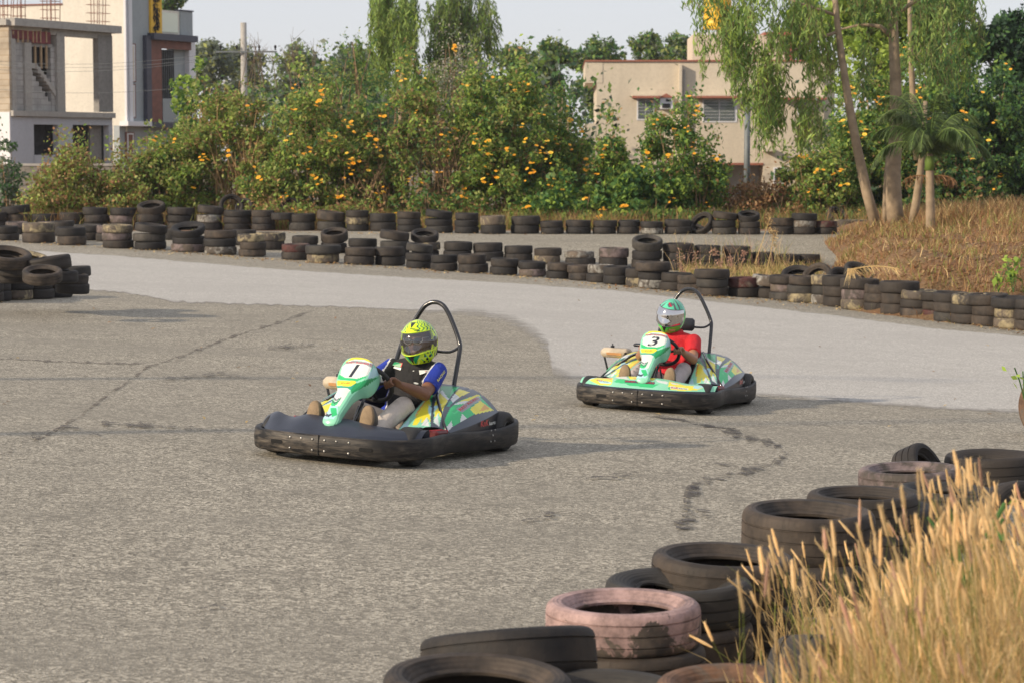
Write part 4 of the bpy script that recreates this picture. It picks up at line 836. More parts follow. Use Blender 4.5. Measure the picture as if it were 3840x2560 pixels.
def driver(K, yc, C, hR, kneeL, kneeR, mats, style, label):
    skin, shirt, trou = mats; t = empty('person', mat=K); tag(t, label, 'person', 'kart drivers')
    wc = Vector((.30, .03, .485)); Y = Vector((0, 1, 0)); U = Vector((.6, 0, .8)); Wn = Vector((-.8, 0, .6))
    neck = Vector((-.22, yc * .95, .63)); arms = {}
    body = MB()
    body.ell((-.15, yc * .3, .185), (.13, .165, .10)); body.ell((-.20, yc * .5, .30), (.105, .145, .14)); body.ell((-.24, yc * .8, .45), (.105, .160, .15)); body.ell((-.235, yc, .555), (.075, .185, .065))
    body.tube([(-.235, yc, .56), C + Vector((-.03, 0, -.09))], [.062, .055], 14)
    hc = C + hR @ Vector((-.01, 0, -.005)); body.ell(hc, (.098, .076, .118), hR, 20, 14); body.ell(C + hR @ Vector((.035, 0, -.070)), (.055, .052, .045), hR); body.ell(C + hR @ Vector((.095, 0, -.020)), (.020, .013, .026), hR); body.ell(C + hR @ Vector((.083, 0, -.060)), (.014, .024, .010), hR)
    for s in (-1, 1): body.ell(C + hR @ Vector((.078, s * .032, .015)), (.016, .017, .012), hR); body.ell(C + hR @ Vector((-.01, s * .078, -.01)), (.022, .010, .032), hR); body.ell(C + hR @ Vector((.066, s * .033, .038)), (.025, .03, .012), hR)
    for s, kn in ((1, kneeL), (-1, kneeR)):
        sh = Vector((-.215, yc + s * .175, .555)); el = Vector((.035, yc * .7 + s * .24, .415)); a = math.radians(8 if s > 0 else 172)
        rim = wc + Y * (.15 * math.cos(a)) + U * (.15 * math.sin(a)); wd = (el - rim).normalized(); wr = rim + wd * .082 + Wn * .012
        arms[s] = (sh, el)
        body.tube(spline([sh, lerp(sh, el, .5), el], 4), [.050, .052, .053, .052, .051, .049, .046, .043, .041], 14); body.ell(sh, (.056, .056, .056)); body.ell(el, (.043, .043, .043))
        body.tube([el, lerp(el, wr, .3), lerp(el, wr, .7), wr], [.041, .043, .034, .026], 14)
        tg = (Y * (-math.sin(a)) + U * math.cos(a)).normalized() * 1.0; out = (-wd).normalized(); nn = (Wn - out * Wn.dot(out)).normalized()
        tg = (tg - out * tg.dot(out) - nn * tg.dot(nn)).normalized()
        pc = rim + wd * .045 + nn * .016; Rm = Matrix((out, tg, nn)).transposed(); body.ell(pc, (.048, .040, .017), Rm, 14, 10); body.tube([wr, pc], [.026, .024], 10)
        for i, (o, L) in enumerate(((-.030, .9), (-.010, 1.0), (.010, .96), (.030, .8))):
            st = rim + tg * o + wd * .012 + nn * .026; P = [pc + tg * o * 1.0, st]
            for an in (60, 20, -25, -65, -100, -140): 
                if an < -110 and L < .92: continue
                r_ = .0245; P.append(rim + tg * o + (nn * math.sin(math.radians(an)) + out * math.cos(math.radians(an))) * r_)
            body.tube(P, [.0105, .0105] + [.0098 - .0004 * q for q in range(len(P) - 2)], 8)
        body.tube([pc - tg * .03 * 1. - nn * .002, rim - tg * .045 + wd * .022 - nn * .004, rim - tg * .040 - nn * .024, rim - tg * .022 - nn * .027 + out * .008], [.015, .0125, .011, .0095], 8)
        hip = Vector((-.11, yc * .3 + s * .085, .165)); an = Vector((.585, s * .20, .175))
        body.tube([hip, lerp(hip, kn, .5), kn], [.078, .07, .055], 14); body.ell(kn, (.054, .054, .054)); body.tube([kn, lerp(kn, an, .35), an], [.052, .050, .036], 12); body.tube([an, Vector((.645, s * .20, .15)), Vector((.64, s * .20, .26))], [.036, .036, .028], 10)
    b = remesh(body, 'body', .0052, [skin], t, 2)
    # shirt
    sm = MB(); sm.ell((-.16, yc * .35, .235), (.130, .172, .10), None, 20, 12); sm.ell((-.205, yc * .5, .33), (.122, .160, .15), None, 20, 12); sm.ell((-.24, yc * .8, .46), (.120, .176, .155), None, 20, 12); sm.ell((-.235, yc, .565), (.088, .200, .072), None, 20, 12)
    sm.tube([(-.235, yc, .58), (-.22, yc, .645)], [.080, .072], 18)
    for s in (-1, 1):
        sh, el = arms[s]; e = Vector(lerp(sh, el, .70)); sm.tube([sh, Vector(lerp(sh, el, .35)), e], [.068, .069, .067], 18); sm.ell(sh, (.070, .070, .068))
        # soft folds at armpit and belly
        sm.tube([lerp(sh, el, .2), (-.15, yc + s * .13, .44), (-.14, yc + s * .09, .36)], [.03, .034, .03], 8)
    for k in range(3): sm.tube([(-.11 - .012 * k, yc * .5 - .12, .27 + .05 * k), (-.085 - .02 * k, yc * .5, .255 + .055 * k), (-.11 - .012 * k, yc * .5 + .12, .275 + .05 * k)], [.012, .016, .012], 8)
    def mf(c):
        if style != 1: return 0
        d = abs(c.y - yc); k = .165 + .04 * math.sin(c.z * 40) * .15 + (c.z - .5) * .12
        return 1 if d > k + .006 else (2 if d > k - .004 else 0)
    shp = remesh(sm, 'shirt', .007, [shirt, M['cblue'], M['cpipe']] if style == 1 else [shirt], t, 4, mf)
    tm = MB(); tm.ell((-.13, yc * .3, .175), (.145, .172, .10), None, 18, 12)
    for s, kn in ((1, kneeL), (-1, kneeR)):
        hip = Vector((-.10, yc * .3 + s * .085, .17)); an = Vector((.575, s * .20, .185)); tm.tube([hip, lerp(hip, kn, .5), kn], [.092, .084, .070], 16); tm.ell(kn, (.070, .070, .068)); tm.tube([kn, lerp(kn, an, .3), lerp(kn, an, .65), an], [.069, .070, .066, .060], 16)
        for q in range(4): f = .15 + .2 * q; c = Vector(lerp(kn, an, f)); tm.tube([c + Vector((-.02, -.06, .02)), c + Vector((.015, 0, .068)), c + Vector((.02, .06, .01))], [.008, .014, .008], 8)
    remesh(tm, 'trousers', .0075, [trou], t, 4)
    for s in (-1, 1):
        sm = MB(); n = 28; pr = []
        for i in range(n):
            a = 2 * math.pi * i / n; zz_ = .132 * math.sin(a); w = .056 if zz_ > 0 else .045; pr.append((w * math.cos(a) * (1 - .10 * math.cos(2 * a)) + .004 * math.sin(a), zz_))
        X0 = .690; c0 = (s * .20, .245)
        def rg(k, x): return [(x - (y2 + .13) * .10, c0[0] + y1 * k, c0[1] + y2 * (k * .98 + .02)) for y1, y2 in pr]
        V = rg(.90, X0) + rg(1., X0 - .006) + rg(1., X0 - .026); sm.add(V, [tuple(range(n))] + [(r * n + i, (r + 1) * n + i, (r + 1) * n + (i + 1) % n, r * n + (i + 1) % n) for r in range(2) for i in range(n)])
        V2 = rg(.97, X0 - .026) + rg(.93, X0 - .055) + [(x - .02, y, z - .02 * (z > .26)) for x, y, z in rg(.72, X0 - .085)]; so = len(sm.f); sm.add(V2, [(r * n + i, (r + 1) * n + i, (r + 1) * n + (i + 1) % n, r * n + (i + 1) % n) for r in range(2) for i in range(n)] + [tuple(2 * n + i for i in range(n - 1, -1, -1))], 1)
        o = sm.build('shoe', [M['sole'], M['shoe']], t, True)
        tr = MB()
        for q in range(6): tr.box((X0 - .0005 - (.19 + .03 * q - c0[1] + .13) * .10 + .0, c0[0] - .022, .165 + .017 * q), (.003, .030, .003))
        tr.tube([(X0 + .0005 - (z - c0[1] + .13) * .10, c0[0] + y, z) for y, z in [(.012 + .018 * math.cos(u), .20 + .045 * math.sin(u)) for u in np.linspace(-1.6, 4.6, 16)]], .0015, 4); tr.build('tread', simple('sole_line', (.34, .25, .15), .8), o)
    hm = helmet(t, C, hR, style)
    if style == 1:
        m = MB()
        for s in (-1, 1): m.ell(C + hR @ Vector((.100, s * .036, .018)), (.008, .031, .021), hR @ Matrix.Rotation(s * .25, 3, 'Z'), 16, 10)
        sg = m.build('sunglasses', M['shades'], t, True); m = MB()
        for s in (-1, 1):
            m.tube([C + hR @ Vector((.107, s * .006, .018)), C + hR @ Vector((.107, s * .014, .000)), C + hR @ Vector((.104, s * .045, -.006)), C + hR @ Vector((.092, s * .070, .012)), C + hR @ Vector((.090, s * .072, .034)), C + hR @ Vector((.02, s * .084, .03))], .0019, 6)
        m.build('glasses_frame', M['cpipe'], sg, True)
    return t, shp, hm
Rx = lambda yaw, pitch, roll: (Matrix.Rotation(math.radians(yaw), 3, 'Z') @ Matrix.Rotation(math.radians(pitch), 3, 'Y') @ Matrix.Rotation(math.radians(roll), 3, 'X'))
d1, s1, h1 = driver(K1, .085, Vector((-.19, .125, .752)), Rx(2, 5, 6), Vector((.15, .20, .335)), Vector((.20, -.17, .295)), (M['skin1'], M['cblack'], M['khaki']), 1, 'driver in neon yellow helmet, black shirt with blue sleeves and khaki trousers, gripping the wheel')
d2, s2, h2 = driver(K2, .0, Vector((-.19, -.035, .775)), Rx(-4, 6, -9), Vector((.15, .19, .325)), Vector((.20, -.18, .295)), (M['skin2'], M['cred'], M['taupe']), 2, 'driver in green helmet with mirrored visor, red t-shirt and taupe trousers, gripping the wheel')
# badges and lettering on shirt and helmet of the first driver
K1i = K1.inverted(); ts = bvh(s1); th_ = bvh(h1); q = lambda x, y: (1440 + x / 4.9, 1160 + y / 4.9)
def disc(n=24, x0=-1, x1=1, y0=-1, y1=1, rnd=True):
    v = [(math.cos(2 * math.pi * i / n), math.sin(2 * math.pi * i / n), 0) for i in range(n)] if rnd else [(-1, -1, 0), (1, -1, 0), (1, 1, 0), (-1, 1, 0)]
    return v, [tuple(range(len(v)))]
def badge(c, w, h, mat, off=.003, rnd=True, sl=0): return decal('', ts, q(c[0] - w / 2, c[1] - sl), q(c[0] + w / 2, c[1] + sl), h, mat, s1, 'badge', Ki=K1i, off=off, geo=disc(rnd=rnd))
badge((255, 1010), 150, .030, PT['green'], .0035, False, 15); badge((262, 1012), 90, .030, PT['white'], .0042, False, 10); badge((305, 1015), 60, .030, PT['red'], .0048, False, 5)
badge((250, 1075), 130, .016, PT['white'], .0038, False, 20)
decal('agv', ts, q(200, 1060), q(305, 1092), .012, PT['dark'], s1, Ki=K1i, off=.0055, bold=.02)
badge((740, 1150), 150, .024, PT['white'], .0035, False, -15); badge((745, 1150), 75, .014, PT['red'], .0045, False, -8); badge((590, 1350), 90, .012, PT['white'], .004, True, 10); badge((545, 1125), 30, .006, PT['white'], .004)
decal('RACING', ts, q(980, 1310), q(1110, 1130), .018, PT['yellow'], s1, Ki=K1i, off=.004, bold=.01)
decal('vega', th_, q(480, 365), q(660, 415), .018, M['hblack'], h1, Ki=K1i, off=.002, shear=.3)
# ---------------------------------------------------------------- buildings
class Facade:
    """a wall plane through the sight line of px at depth Y, running along u"""
    def __init__(s, px, Y, m):
        s.O = np.array([(px - CX) / F * Y * cP * 1.0, Y]); L = math.hypot(1, m); s.u = np.array([1 / L, m / L]); s.n = np.array([s.u[1], -s.u[0]])   # n faces the viewer
    def at(s, px, py):
        r = ray(px, py); t = s.O.dot(s.n) / (r[0] * s.n[0] + r[1] * s.n[1]); p = r * t; return (np.array([p[0], p[1]]) - s.O).dot(s.u), CAMH + p[2]
    def P(s, u, d, z): q = s.O + s.u * u - s.n * d; return (q[0], q[1], z)
    def box(s, mb, x0, y0, x1, y1, d0, d1, m=0):
        """picture rectangle on the plane, extruded from depth d0 to d1 behind it"""
        ua = s.at(x0, y0)[0]; ub = s.at(x1, y0)[0]; z1 = s.at((x0 + x1) / 2, y0)[1]; z0 = s.at((x0 + x1) / 2, y1)[1]; s.ubox(mb, ua, ub, z0, z1, d0, d1, m)
    def ubox(s, mb, ua, ub, z0, z1, d0, d1, m=0):
        V = [s.P(u, d, z) for z in (z0, z1) for (u, d) in ((ua, d0), (ub, d0), (ub, d1), (ua, d1))]
        mb.add(V, [(0, 3, 2, 1), (4, 5, 6, 7), (0, 1, 5, 4), (1, 2, 6, 5), (2, 3, 7, 6), (3, 0, 4, 7)], m)
def wallmat(name, col, streak=.2, sc=.6, rough=.9):
    m, nt, b = newmat(name); tc = N(nt, 'ShaderNodeTexCoord'); v = tc.outputs['Object']
    a = noise(nt, mapping(nt, v, (1, 1, .22)), sc * 2, 7., .65); c = mix(nt, ramp(nt, a, .35, .75), col, [x * (1 - streak) for x in col])
    c = mix(nt, ramp(nt, noise(nt, v, 9., 5.), .45, .8), c, [x * (1 - streak * 1.2) for x in col])
    nt.links.new(c, b.inputs['Base Color']); b.inputs['Roughness'].default_value = rough
    bp = N(nt, 'ShaderNodeBump', Strength=.3, Distance=.02); nt.links.new(noise(nt, v, 12., 5.), bp.inputs['Height']); nt.links.new(bp.outputs['Normal'], b.inputs['Normal']); return m
def blockmat(name, c0, c1, mortar):
    m, nt, b = newmat(name); tc = N(nt, 'ShaderNodeTexCoord'); sx = N(nt, 'ShaderNodeSeparateXYZ'); nt.links.new(tc.outputs['Object'], sx.inputs[0]); ad = N(nt, 'ShaderNodeMath', operation='ADD'); nt.links.new(sx.outputs[0], ad.inputs[0]); nt.links.new(sx.outputs[1], ad.inputs[1])
    cx = N(nt, 'ShaderNodeCombineXYZ'); nt.links.new(ad.outputs[0], cx.inputs[0]); nt.links.new(sx.outputs[2], cx.inputs[1])
    br = N(nt, 'ShaderNodeTexBrick', Scale=1.0); br.inputs['Brick Width'].default_value = .42; br.inputs['Row Height'].default_value = .21; br.inputs['Mortar Size'].default_value = .018; br.inputs['Color1'].default_value = c4(c0); br.inputs['Color2'].default_value = c4(c1); br.inputs['Mortar'].default_value = c4(mortar)
    nt.links.new(cx.outputs[0], br.inputs['Vector']); c = mix(nt, ramp(nt, noise(nt, tc.outputs['Object'], 1.6, 6.), .4, .75), br.outputs['Color'], [x * .6 for x in c0]); nt.links.new(c, b.inputs['Base Color']); b.inputs['Roughness'].default_value = .95; return m
M['cem'] = wallmat('bare_cement', (.42, .405, .375), .3); M['cemshade'] = wallmat('bare_cement_shaded', (.27, .26, .245), .35); M['plaster'] = wallmat('pale_plaster', (.46, .48, .52), .15)  # the darker cement is the same cement with shade painted in
M['block'] = blockmat('concrete_blocks', (.40, .40, .39), (.48, .47, .45), (.30, .29, .27)); M['stone'] = blockmat('warm_stone_blocks', (.40, .34, .26), (.48, .42, .33), (.34, .27, .19))
M['creamw'] = wallmat('cream_wall', (.70, .67, .59), .16); M['greyw'] = wallmat('grey_blue_wall', (.34, .38, .40), .15); M['white'] = wallmat('white_paint', (.70, .71, .74), .08)
M['beige'] = wallmat('beige_wall', (.61, .54, .43), .17); M['redbrown'] = simple('red_brown_trim', (.30, .11, .07), .7); M['wood'] = simple('brown_cladding', (.17, .065, .045), .6, .25, 4.); M['slate2'] = simple('slate_frame', (.045, .05, .075), .5, .15)
M['yel'] = simple('yellow_panel', (.68, .40, .015), .5, .1); M['dark'] = simple('black_parts_and_shade', (.012, .013, .016), .9); M['glass'] = glassmat('window_glass', (.10, .12, .13), .1, .0, 1.); M['glassg'] = glassmat('railing_glass', (.62, .66, .52), .15, .0, 1.); M['rebar'] = simple('rusty_rebar', (.20, .075, .05), .8)  # the near-black serves black parts and painted interior shade
M['metal'] = simple('grey_post_metal', (.14, .16, .17), .5, .2); M['tank'] = simple('tank_yellow', (.72, .42, .015), .45, .1, 3.); M['timber'] = simple('raw_timber', (.42, .30, .18), .8); M['redform'] = simple('red_formwork', (.18, .035, .04), .7, .3, 2.); M['wall_old'] = wallmat('old_wall', (.26, .24, .21), .4); M['white_wall'] = wallmat('whitewashed', (.42, .44, .46), .25)

def part(name, mats, parent, fn, smooth=False):
    mb = MB(); fn(mb); return mb.build(name, mats, parent, smooth)
# unfinished concrete building at the far left
def unfinished():
    A = Facade(42, 80., 1.9); B = Facade(42, 80., -.53)
    t = empty('unfinished_building', (A.O[0], A.O[1], -.3)); t['x'] = 0; del t['x']; bpy.context.view_layer.update(); 
    def pp(n, m, fn):
        o = part(n, m, None, fn); o.parent = t; o.matrix_parent_inverse = t.matrix_world.inverted(); return o
    uL = A.at(42, 300)[0]; uR = A.at(422, 300)[0]; z0 = -.4
    def slab(mb):
        A.box(mb, 34, 84, 436, 112, -.25, 5.); 
    pp('roof_slab', M['cem'], slab)
    pp('floor_slab', M['cem'], lambda mb: A.box(mb, 40, 420, 424, 440, -.12, 5.))
    def cols(mb):
        for x0, x1 in ((42, 57), (215, 242)): A.box(mb, x0, 118, x1, 420, .0, .35)
        A.box(mb, 365, 128, 421, 420, .0, .5)
    for x0, x1, yy, dd in ((42, 57, 116, .35), (92, 118, 150, .3), (213, 242, 125, .35), (368, 421, 135, .25)):
        pp('column', M['cemshade'] if x0 == 368 else M['cem'], lambda mb: A.box(mb, x0, yy, x1, 421, .0, dd))
    pp('beam', M['cem'], lambda mb: A.box(mb, 190, 118, 421, 140, .03, .4))
    pp('block_wall', M['block'], lambda mb: A.box(mb, 57, 150, 93, 421, .08, .28))
    def stairwall(mb):
        n = 7
        for i in range(n):
            x0 = 118 + i * 11.5; A.box(mb, x0, 268 + i * 19, x0 + 11.4, 421, .08, .28)
        A.box(mb, 118, 165, 205, 177, .1, .3); A.box(mb, 198, 177, 213, 421, .1, .3)
    pp('stair_side_wall', M['block'], stairwall)
    def flight(mb):
        ua, za = A.at(118, 250); ub, zb = A.at(214, 352)
        V = []
        for d in (.05, 1.1): V += [A.P(ua, d, za + .12), A.P(ua + (ub - ua) * .25, d, za + .12), A.P(ub, d, zb + .1), A.P(ub, d, zb - .12), A.P(ua + (ub - ua) * .3, d, za - .08), A.P(ua, d, za - .05)]
        mb.add(V, [tuple(range(5, -1, -1)), tuple(range(6, 12))] + [(i, (i + 1) % 6, 6 + (i + 1) % 6, 6 + i) for i in range(6)])
        for k in range(6): A.ubox(mb, ua + (ub - ua) * (.3 + .115 * k), ua + (ub - ua) * (.3 + .115 * (k + 1)), za - .12 - (za - zb) * (.12 + .14 * k), za + .1 - (za - zb) * (.12 + .14 * k), .06, 1.1)
    pp('stair_flight', M['cem'], flight)
    def props(mb):
        for x, x2 in ((138, 141), (160, 166), (180, 176)): A.box(mb, x - 2, 172, x + 2, 258, .05, .12)
        for x in (48, 66, 84, 102, 122, 135, 150, 172): A.box(mb, x - 1, 117, x + 2, 160 if x > 60 else 130, -.03, .03)
    pp('timber_prop', M['timber'], props)
    pp('formwork', M['redform'], lambda mb: (A.box(mb, 44, 117, 190, 150, .0, .12), A.box(mb, 92, 150, 190, 163, .0, .1)))
    pp('room_shade_plate', M['dark'], lambda mb: A.box(mb, 95, 150, 262, 421, .50, .60))  # near-black plate behind the stair, interior shade painted in
    def gf(mb):
        A.box(mb, 42, 440, 126, 640, .0, .25); A.box(mb, 126, 440, 218, 468, .0, .25); A.box(mb, 218, 440, 272, 640, .0, .25); A.box(mb, 272, 440, 421, 470, .0, .25); A.box(mb, 408, 470, 422, 640, .0, .25); A.box(mb, 126, 582, 218, 640, .0, .25)
    pp('ground_floor_wall', M['plaster'], gf)
    pp('recess_shade_plate', M['dark'], lambda mb: A.box(mb, 140, 450, 425, 640, .45, .5)); pp('shaded_pier', M['cemshade'], lambda mb: A.box(mb, 366, 470, 408, 640, .35, .6))  # near-black plate as painted shade; pier in the shaded cement copy
    # left flank facing the sun
    uu = -(42 + 90) / F * 80
    pp('flank_wall', M['stone'], lambda mb: B.ubox(mb, uu * 1.25, -.02, A.at(42, 421)[1], A.at(42, 96)[1], .0, .3)); pp('flank_base', M['white'], lambda mb: (B.ubox(mb, uu * 1.25, -.02, -.4, A.at(42, 421)[1], -.03, .3),))
    pp('flank_frame', M['cem'], lambda mb: B.ubox(mb, uu * 1.25, .0, A.at(42, 96)[1], A.at(42, 80)[1] + .05, -.15, .3))
    for i, (x0, x1, nb) in enumerate(((30, 53, 7), (94, 112, 5), (204, 237, 7), (376, 426, 6))):
        def rb(mb):
            for k in range(nb):
                x = x0 + (x1 - x0) * k / (nb - 1); u, z = A.at(x, 86 + 26 * (x / 420)); d = .15 + .25 * (k % 3); u2 = u + random.uniform(-.05, .05)
                mb.tube([A.P(u, d, z - .1), A.P(u2 + .02, d, z + .9), A.P(u2 + random.uniform(-.07, .07), d, z + 2.1)], .014, 5)
            for h in (.3, .6, .9, 1.2):
                ua = A.at(x0, 90)[0]; ub = A.at(x1, 90)[0]; z = A.at(x0, 86 + 26 * (x0 / 420))[1] + h; mb.tube([A.P(ua, .15, z), A.P(ub, .15, z), A.P(ub, .65, z), A.P(ua, .65, z)], .008, 4, closed=True)
        pp('rebar_bundle', M['rebar'], rb)
    def rub(mb):
        for k in range(26):
            x = random.uniform(40, 330); u, z = A.at(x, 86 + 26 * (x / 420)); mb.ell(A.P(u, random.uniform(-.1, .4), z + .0), (random.uniform(.06, .2), .12, random.uniform(.03, .09)), None, 7, 5)
    pp('rubble', M['cem'], rub)
    tag(t, 'unfinished concrete building with open bays, bare stair and rusty rebar sticking from its roof', 'building')
unfinished()
def left_house():
    H = Facade(480, 95., 1.8); G = Facade(480, 95., -.35); t = empty('modern_house', (H.O[0], H.O[1], -.3)); bpy.context.view_layer.update()
    def pp(n, m, fn, par=None):
        o = part(n, m, None, fn); p = par or t; o.parent = p; o.matrix_parent_inverse = t.matrix_world.inverted() if par is None else Matrix.Identity(4); return o
    ztop = H.at(480, -420)[1]; ug = G.at(236, 100)[0]
    pp('side_wall', M['creamw'], lambda mb: G.ubox(mb, ug, -.08, -.4, ztop, .0, .3)); pp('lower_side_wall', M['creamw'], lambda mb: G.ubox(mb, -14., ug, -.4, G.at(120, 22)[1], .02, .3))
    pp('parapet_cap', M['wood'], lambda mb: G.ubox(mb, -14., ug, G.at(120, 22)[1], G.at(120, 16)[1], -.03, .35)); pp('corner_strip', M['white'], lambda mb: (H.box(mb, 474, -420, 485, 468, -.06, .3), G.ubox(mb, -.1, .0, H.at(480, 470)[1], ztop, -.04, .1)))
    pp('base_ledge', M['white'], lambda mb: H.box(mb, 455, 456, 545, 474, -.35, .1))
    pp('front_wall', M['greyw'], lambda mb: (H.box(mb, 485, -420, 556, 470, .0, .3), H.box(mb, 672, 150, 722, 600, .35, .6), H.box(mb, 676, 44, 722, 150, .0, .3), H.box(mb, 556, -420, 600, 140, .03, .3)))
    pp('ground_floor_wall', M['greyw'], lambda mb: H.box(mb, 455, 474, 760, 720, .1, .4))
    pp('parapet', M['creamw'], lambda mb: H.box(mb, 598, 40, 677, 132, .05, .3)); pp('parapet_cap', M['slate2'], lambda mb: H.box(mb, 676, 39, 724, 44, -.04, .35))
    pp('railing_glass', M['glassg'], lambda mb: H.box(mb, 604, 50, 668, 122, .02, .05))
    pn = pp('yellow_panel', M['yel'], lambda mb: H.box(mb, 555, -200, 597, 134, -.10, .03))
    def lat(mb):
        for k in range(140):
            u, z = H.at(random.uniform(570, 588), random.uniform(-60, 118)); r = random.uniform(.03, .08); mb.tube([H.P(u + r * math.cos(a), -.105, z + r * 1.6 * math.sin(a)) for a in np.linspace(0, random.uniform(3, 5.5), 7)], .014, 4)
    o = part('cut_pattern', M['dark'], None, lat); o.parent = pn; pass
    pp('bay_frame', M['slate2'], lambda mb: (H.box(mb, 535, 134, 553, 462, -.2, .1), H.box(mb, 553, 131, 718, 155, -.35, .1), H.box(mb, 545, 460, 722, 480, -.35, .1)))
    pp('cladding', M['wood'], lambda mb: (H.box(mb, 553, 152, 602, 460, -.05, .1), H.box(mb, 602, 152, 714, 186, -.04, .1)))
    pp('opening_shade_plate', M['dark'], lambda mb: H.box(mb, 603, 187, 672, 460, .3, .5)); pp('balcony_glass', M['glassg'] if False else M['glass'], lambda mb: H.box(mb, 606, 372, 715, 460, -.06, -.03)); pp('window_grille', M['metal'], lambda mb: [H.box(mb, 603 + k * 7, 187, 604 + k * 7, 372, .2, .22) for k in range(10)])  # near-black plate puts the shade inside the bay into colour
    for (y0, y1) in ((168, 305), (320, 440)):
        w = pp('window', M['white'], lambda mb: H.box(mb, 484, y0, 503, y1, -.04, .02)); 
        for nm, mt, a, b in (('border', M['wood'], -4, -.03), ('pane', M['beige'], 4, -.055)):
            o = part(nm, mt, None, lambda mb: H.box(mb, 484 + (2.5 if a > 0 else 0), y0 + a, 503 - (a if a < 0 else 5) , y1 - a, b, b + .02)); o.parent = w
    w = pp('window', M['white'], lambda mb: H.box(mb, 479, 500, 503, 575, .02, .08))
    o = part('border', M['wood'], None, lambda mb: H.box(mb, 475, 496, 507, 579, .04, .09)); o.parent = w; o = part('pane', M['wood'], None, lambda mb: H.box(mb, 484, 506, 498, 572, .0, .03)); o.parent = w
    pp('corner_column', M['white'], lambda mb: H.box(mb, 716, 146, 740, 560, .1, .4))
    tag(t, 'tall cream and grey modern house with yellow lattice panel and brown-clad bay', 'house')
left_house()
def beige_house():
    A = Facade(2195, 95., -.02); t = empty('beige_house', (A.O[0], A.O[1], -.3)); bpy.context.view_layer.update()
    def pp(n, m, fn, w=None):
        o = part(n, m, None, fn); o.parent = w or t; o.matrix_parent_inverse = t.matrix_world.inverted() if w is None else Matrix.Identity(4); return o
    pp('wall', M['beige'], lambda mb: (A.box(mb, 2238, 232, 3092, 618, .0, 8.), A.box(mb, 2195, 463, 2238.5, 700, .0, 5.))); pp('upper_overhang', M['beige'], lambda mb: A.box(mb, 2195, 232, 2260, 312, -.02, 7.9))
    pp('lower_wall', M['white_wall'], lambda mb: A.box(mb, 2238, 618, 2860, 760, 1.6, 7.9)); pp('lower_wall_beige', M['beige'], lambda mb: A.box(mb, 2862, 618, 3092, 760, .01, 7.8)); pp('shaded_flank', M['beige'], lambda mb: A.box(mb, 3092, 232, 3135, 760, .3, 7.))
    pp('roof_edge', M['redbrown'], lambda mb: A.box(mb, 2192, 226, 3140, 232, -.08, 8.1)); pp('drip_ledge', M['redbrown'], lambda mb: A.box(mb, 2704, 612, 2862, 620, -.03, .1))
    pp('stair_tower', M['beige'], lambda mb: A.box(mb, 2608, 122, 2962, 227, 2., 6.)); pp('tower_trim', M['redbrown'], lambda mb: (A.box(mb, 2880, 112, 2990, 124, 1.8, 6.2), A.box(mb, 2960, 150, 2990, 227, 2.1, 6.)))
    pp('tank_platform', M['white'], lambda mb: (A.box(mb, 2618, 112, 2750, 122, 2., 5.),))
    for x0, x1, yy in ((2370, 2472, 362), (2596, 2776, 362), (2920, 3095, 368)): pp('sunshade', M['redbrown'], lambda mb: (A.box(mb, x0, yy, x1, yy + 8, -.6, .02))); pp('sunshade_top', M['beige'], lambda mb: A.box(mb, x0 + 1, yy - 5, x1 - 1, yy, -.58, .02))
    for x0, y0, x1, y1, k in ((2388, 370, 2456, 452, 2), (2634, 372, 2764, 460, 2), (2990, 375, 3045, 432, 2), (2900, 628, 2955, 690, 2)):
        w = pp('window', M['white'], lambda mb: A.box(mb, x0, y0, x1, y1, -.03, .02)); n = k
        for i in range(n):
            a = x0 + 5 + (x1 - x0 - 10) / n * i; b = a + (x1 - x0 - 10) / n - 4; pp('pane', M['glass'], lambda mb: A.box(mb, a, y0 + 5, b, y1 - 6, -.05, -.02), w)
            pp('grille', M['white'], lambda mb: [A.box(mb, a, y0 + 10 + 12 * q, b, y0 + 11. + 12 * q, -.075, -.06) for q in range(int((y1 - y0 - 16) / 12))], w)
    v = pp('vent_window', M['white'], lambda mb: A.box(mb, 2474, 368, 2522, 410, -.25, .02)); pp('louvre', M['dark'], lambda mb: (A.box(mb, 2482, 390, 2512, 406, -.28, -.24), A.box(mb, 2496, 373, 2514, 382, -.28, -.24)), v)
    def cap(mb):
        ua, z = A.at(2468, 368); ub = A.at(2526, 368)[0]; um = (ua + ub) / 2; V = [A.P(ua, -.3, z), A.P(ub, -.3, z), A.P(um, -.3, z + .18), A.P(ua, .02, z), A.P(ub, .02, z), A.P(um, .02, z + .18)]; mb.add(V, [(0, 1, 2), (3, 5, 4), (0, 2, 5, 3), (1, 4, 5, 2), (0, 3, 4, 1)])
    pp('vent_hood', M['redbrown'], cap, v)
    pp('pilaster', M['beige'], lambda mb: A.box(mb, 2546, 243, 2556, 618, -.35, .02))
    for x in (2560, 2567): pp('drainpipe', M['cem'], lambda mb: mb.tube([A.P(A.at(x, 300)[0], -.12, A.at(x, 262)[1]), A.P(A.at(x, 300)[0], -.12, -.3)], .035, 6))
    for x0, x1, yy in ((2860, 2905, 560), (2975, 3030, 655)): pp('small_sunshade', M['beige'], lambda mb: A.box(mb, x0, yy, x1, yy + 9, -.5, .02))
    tag(t, 'flat-roofed beige house with red-brown roof edge, sunshades and white barred windows', 'house')
    tk = MB(); p = at(2690, 112, 98.5); mb = MB(); s = 98.5 / F; prof = [(0, 0), (.58, 0), (.60, .05)]
    for k in range(6): z = .1 + k * .22; prof += [(.60, z), (.575, z + .03), (.60, z + .06)]
    prof += [(.60, 1.45), (.45, 1.65), (.2, 1.75), (.18, 1.85), (0, 1.87)]; mb.lathe(prof, 28); o = mb.build('water_tank', M['tank'], None, True); o.location = tuple(p); tag(o, 'yellow ribbed plastic water tank on top of the beige house', 'water tank')
beige_house()
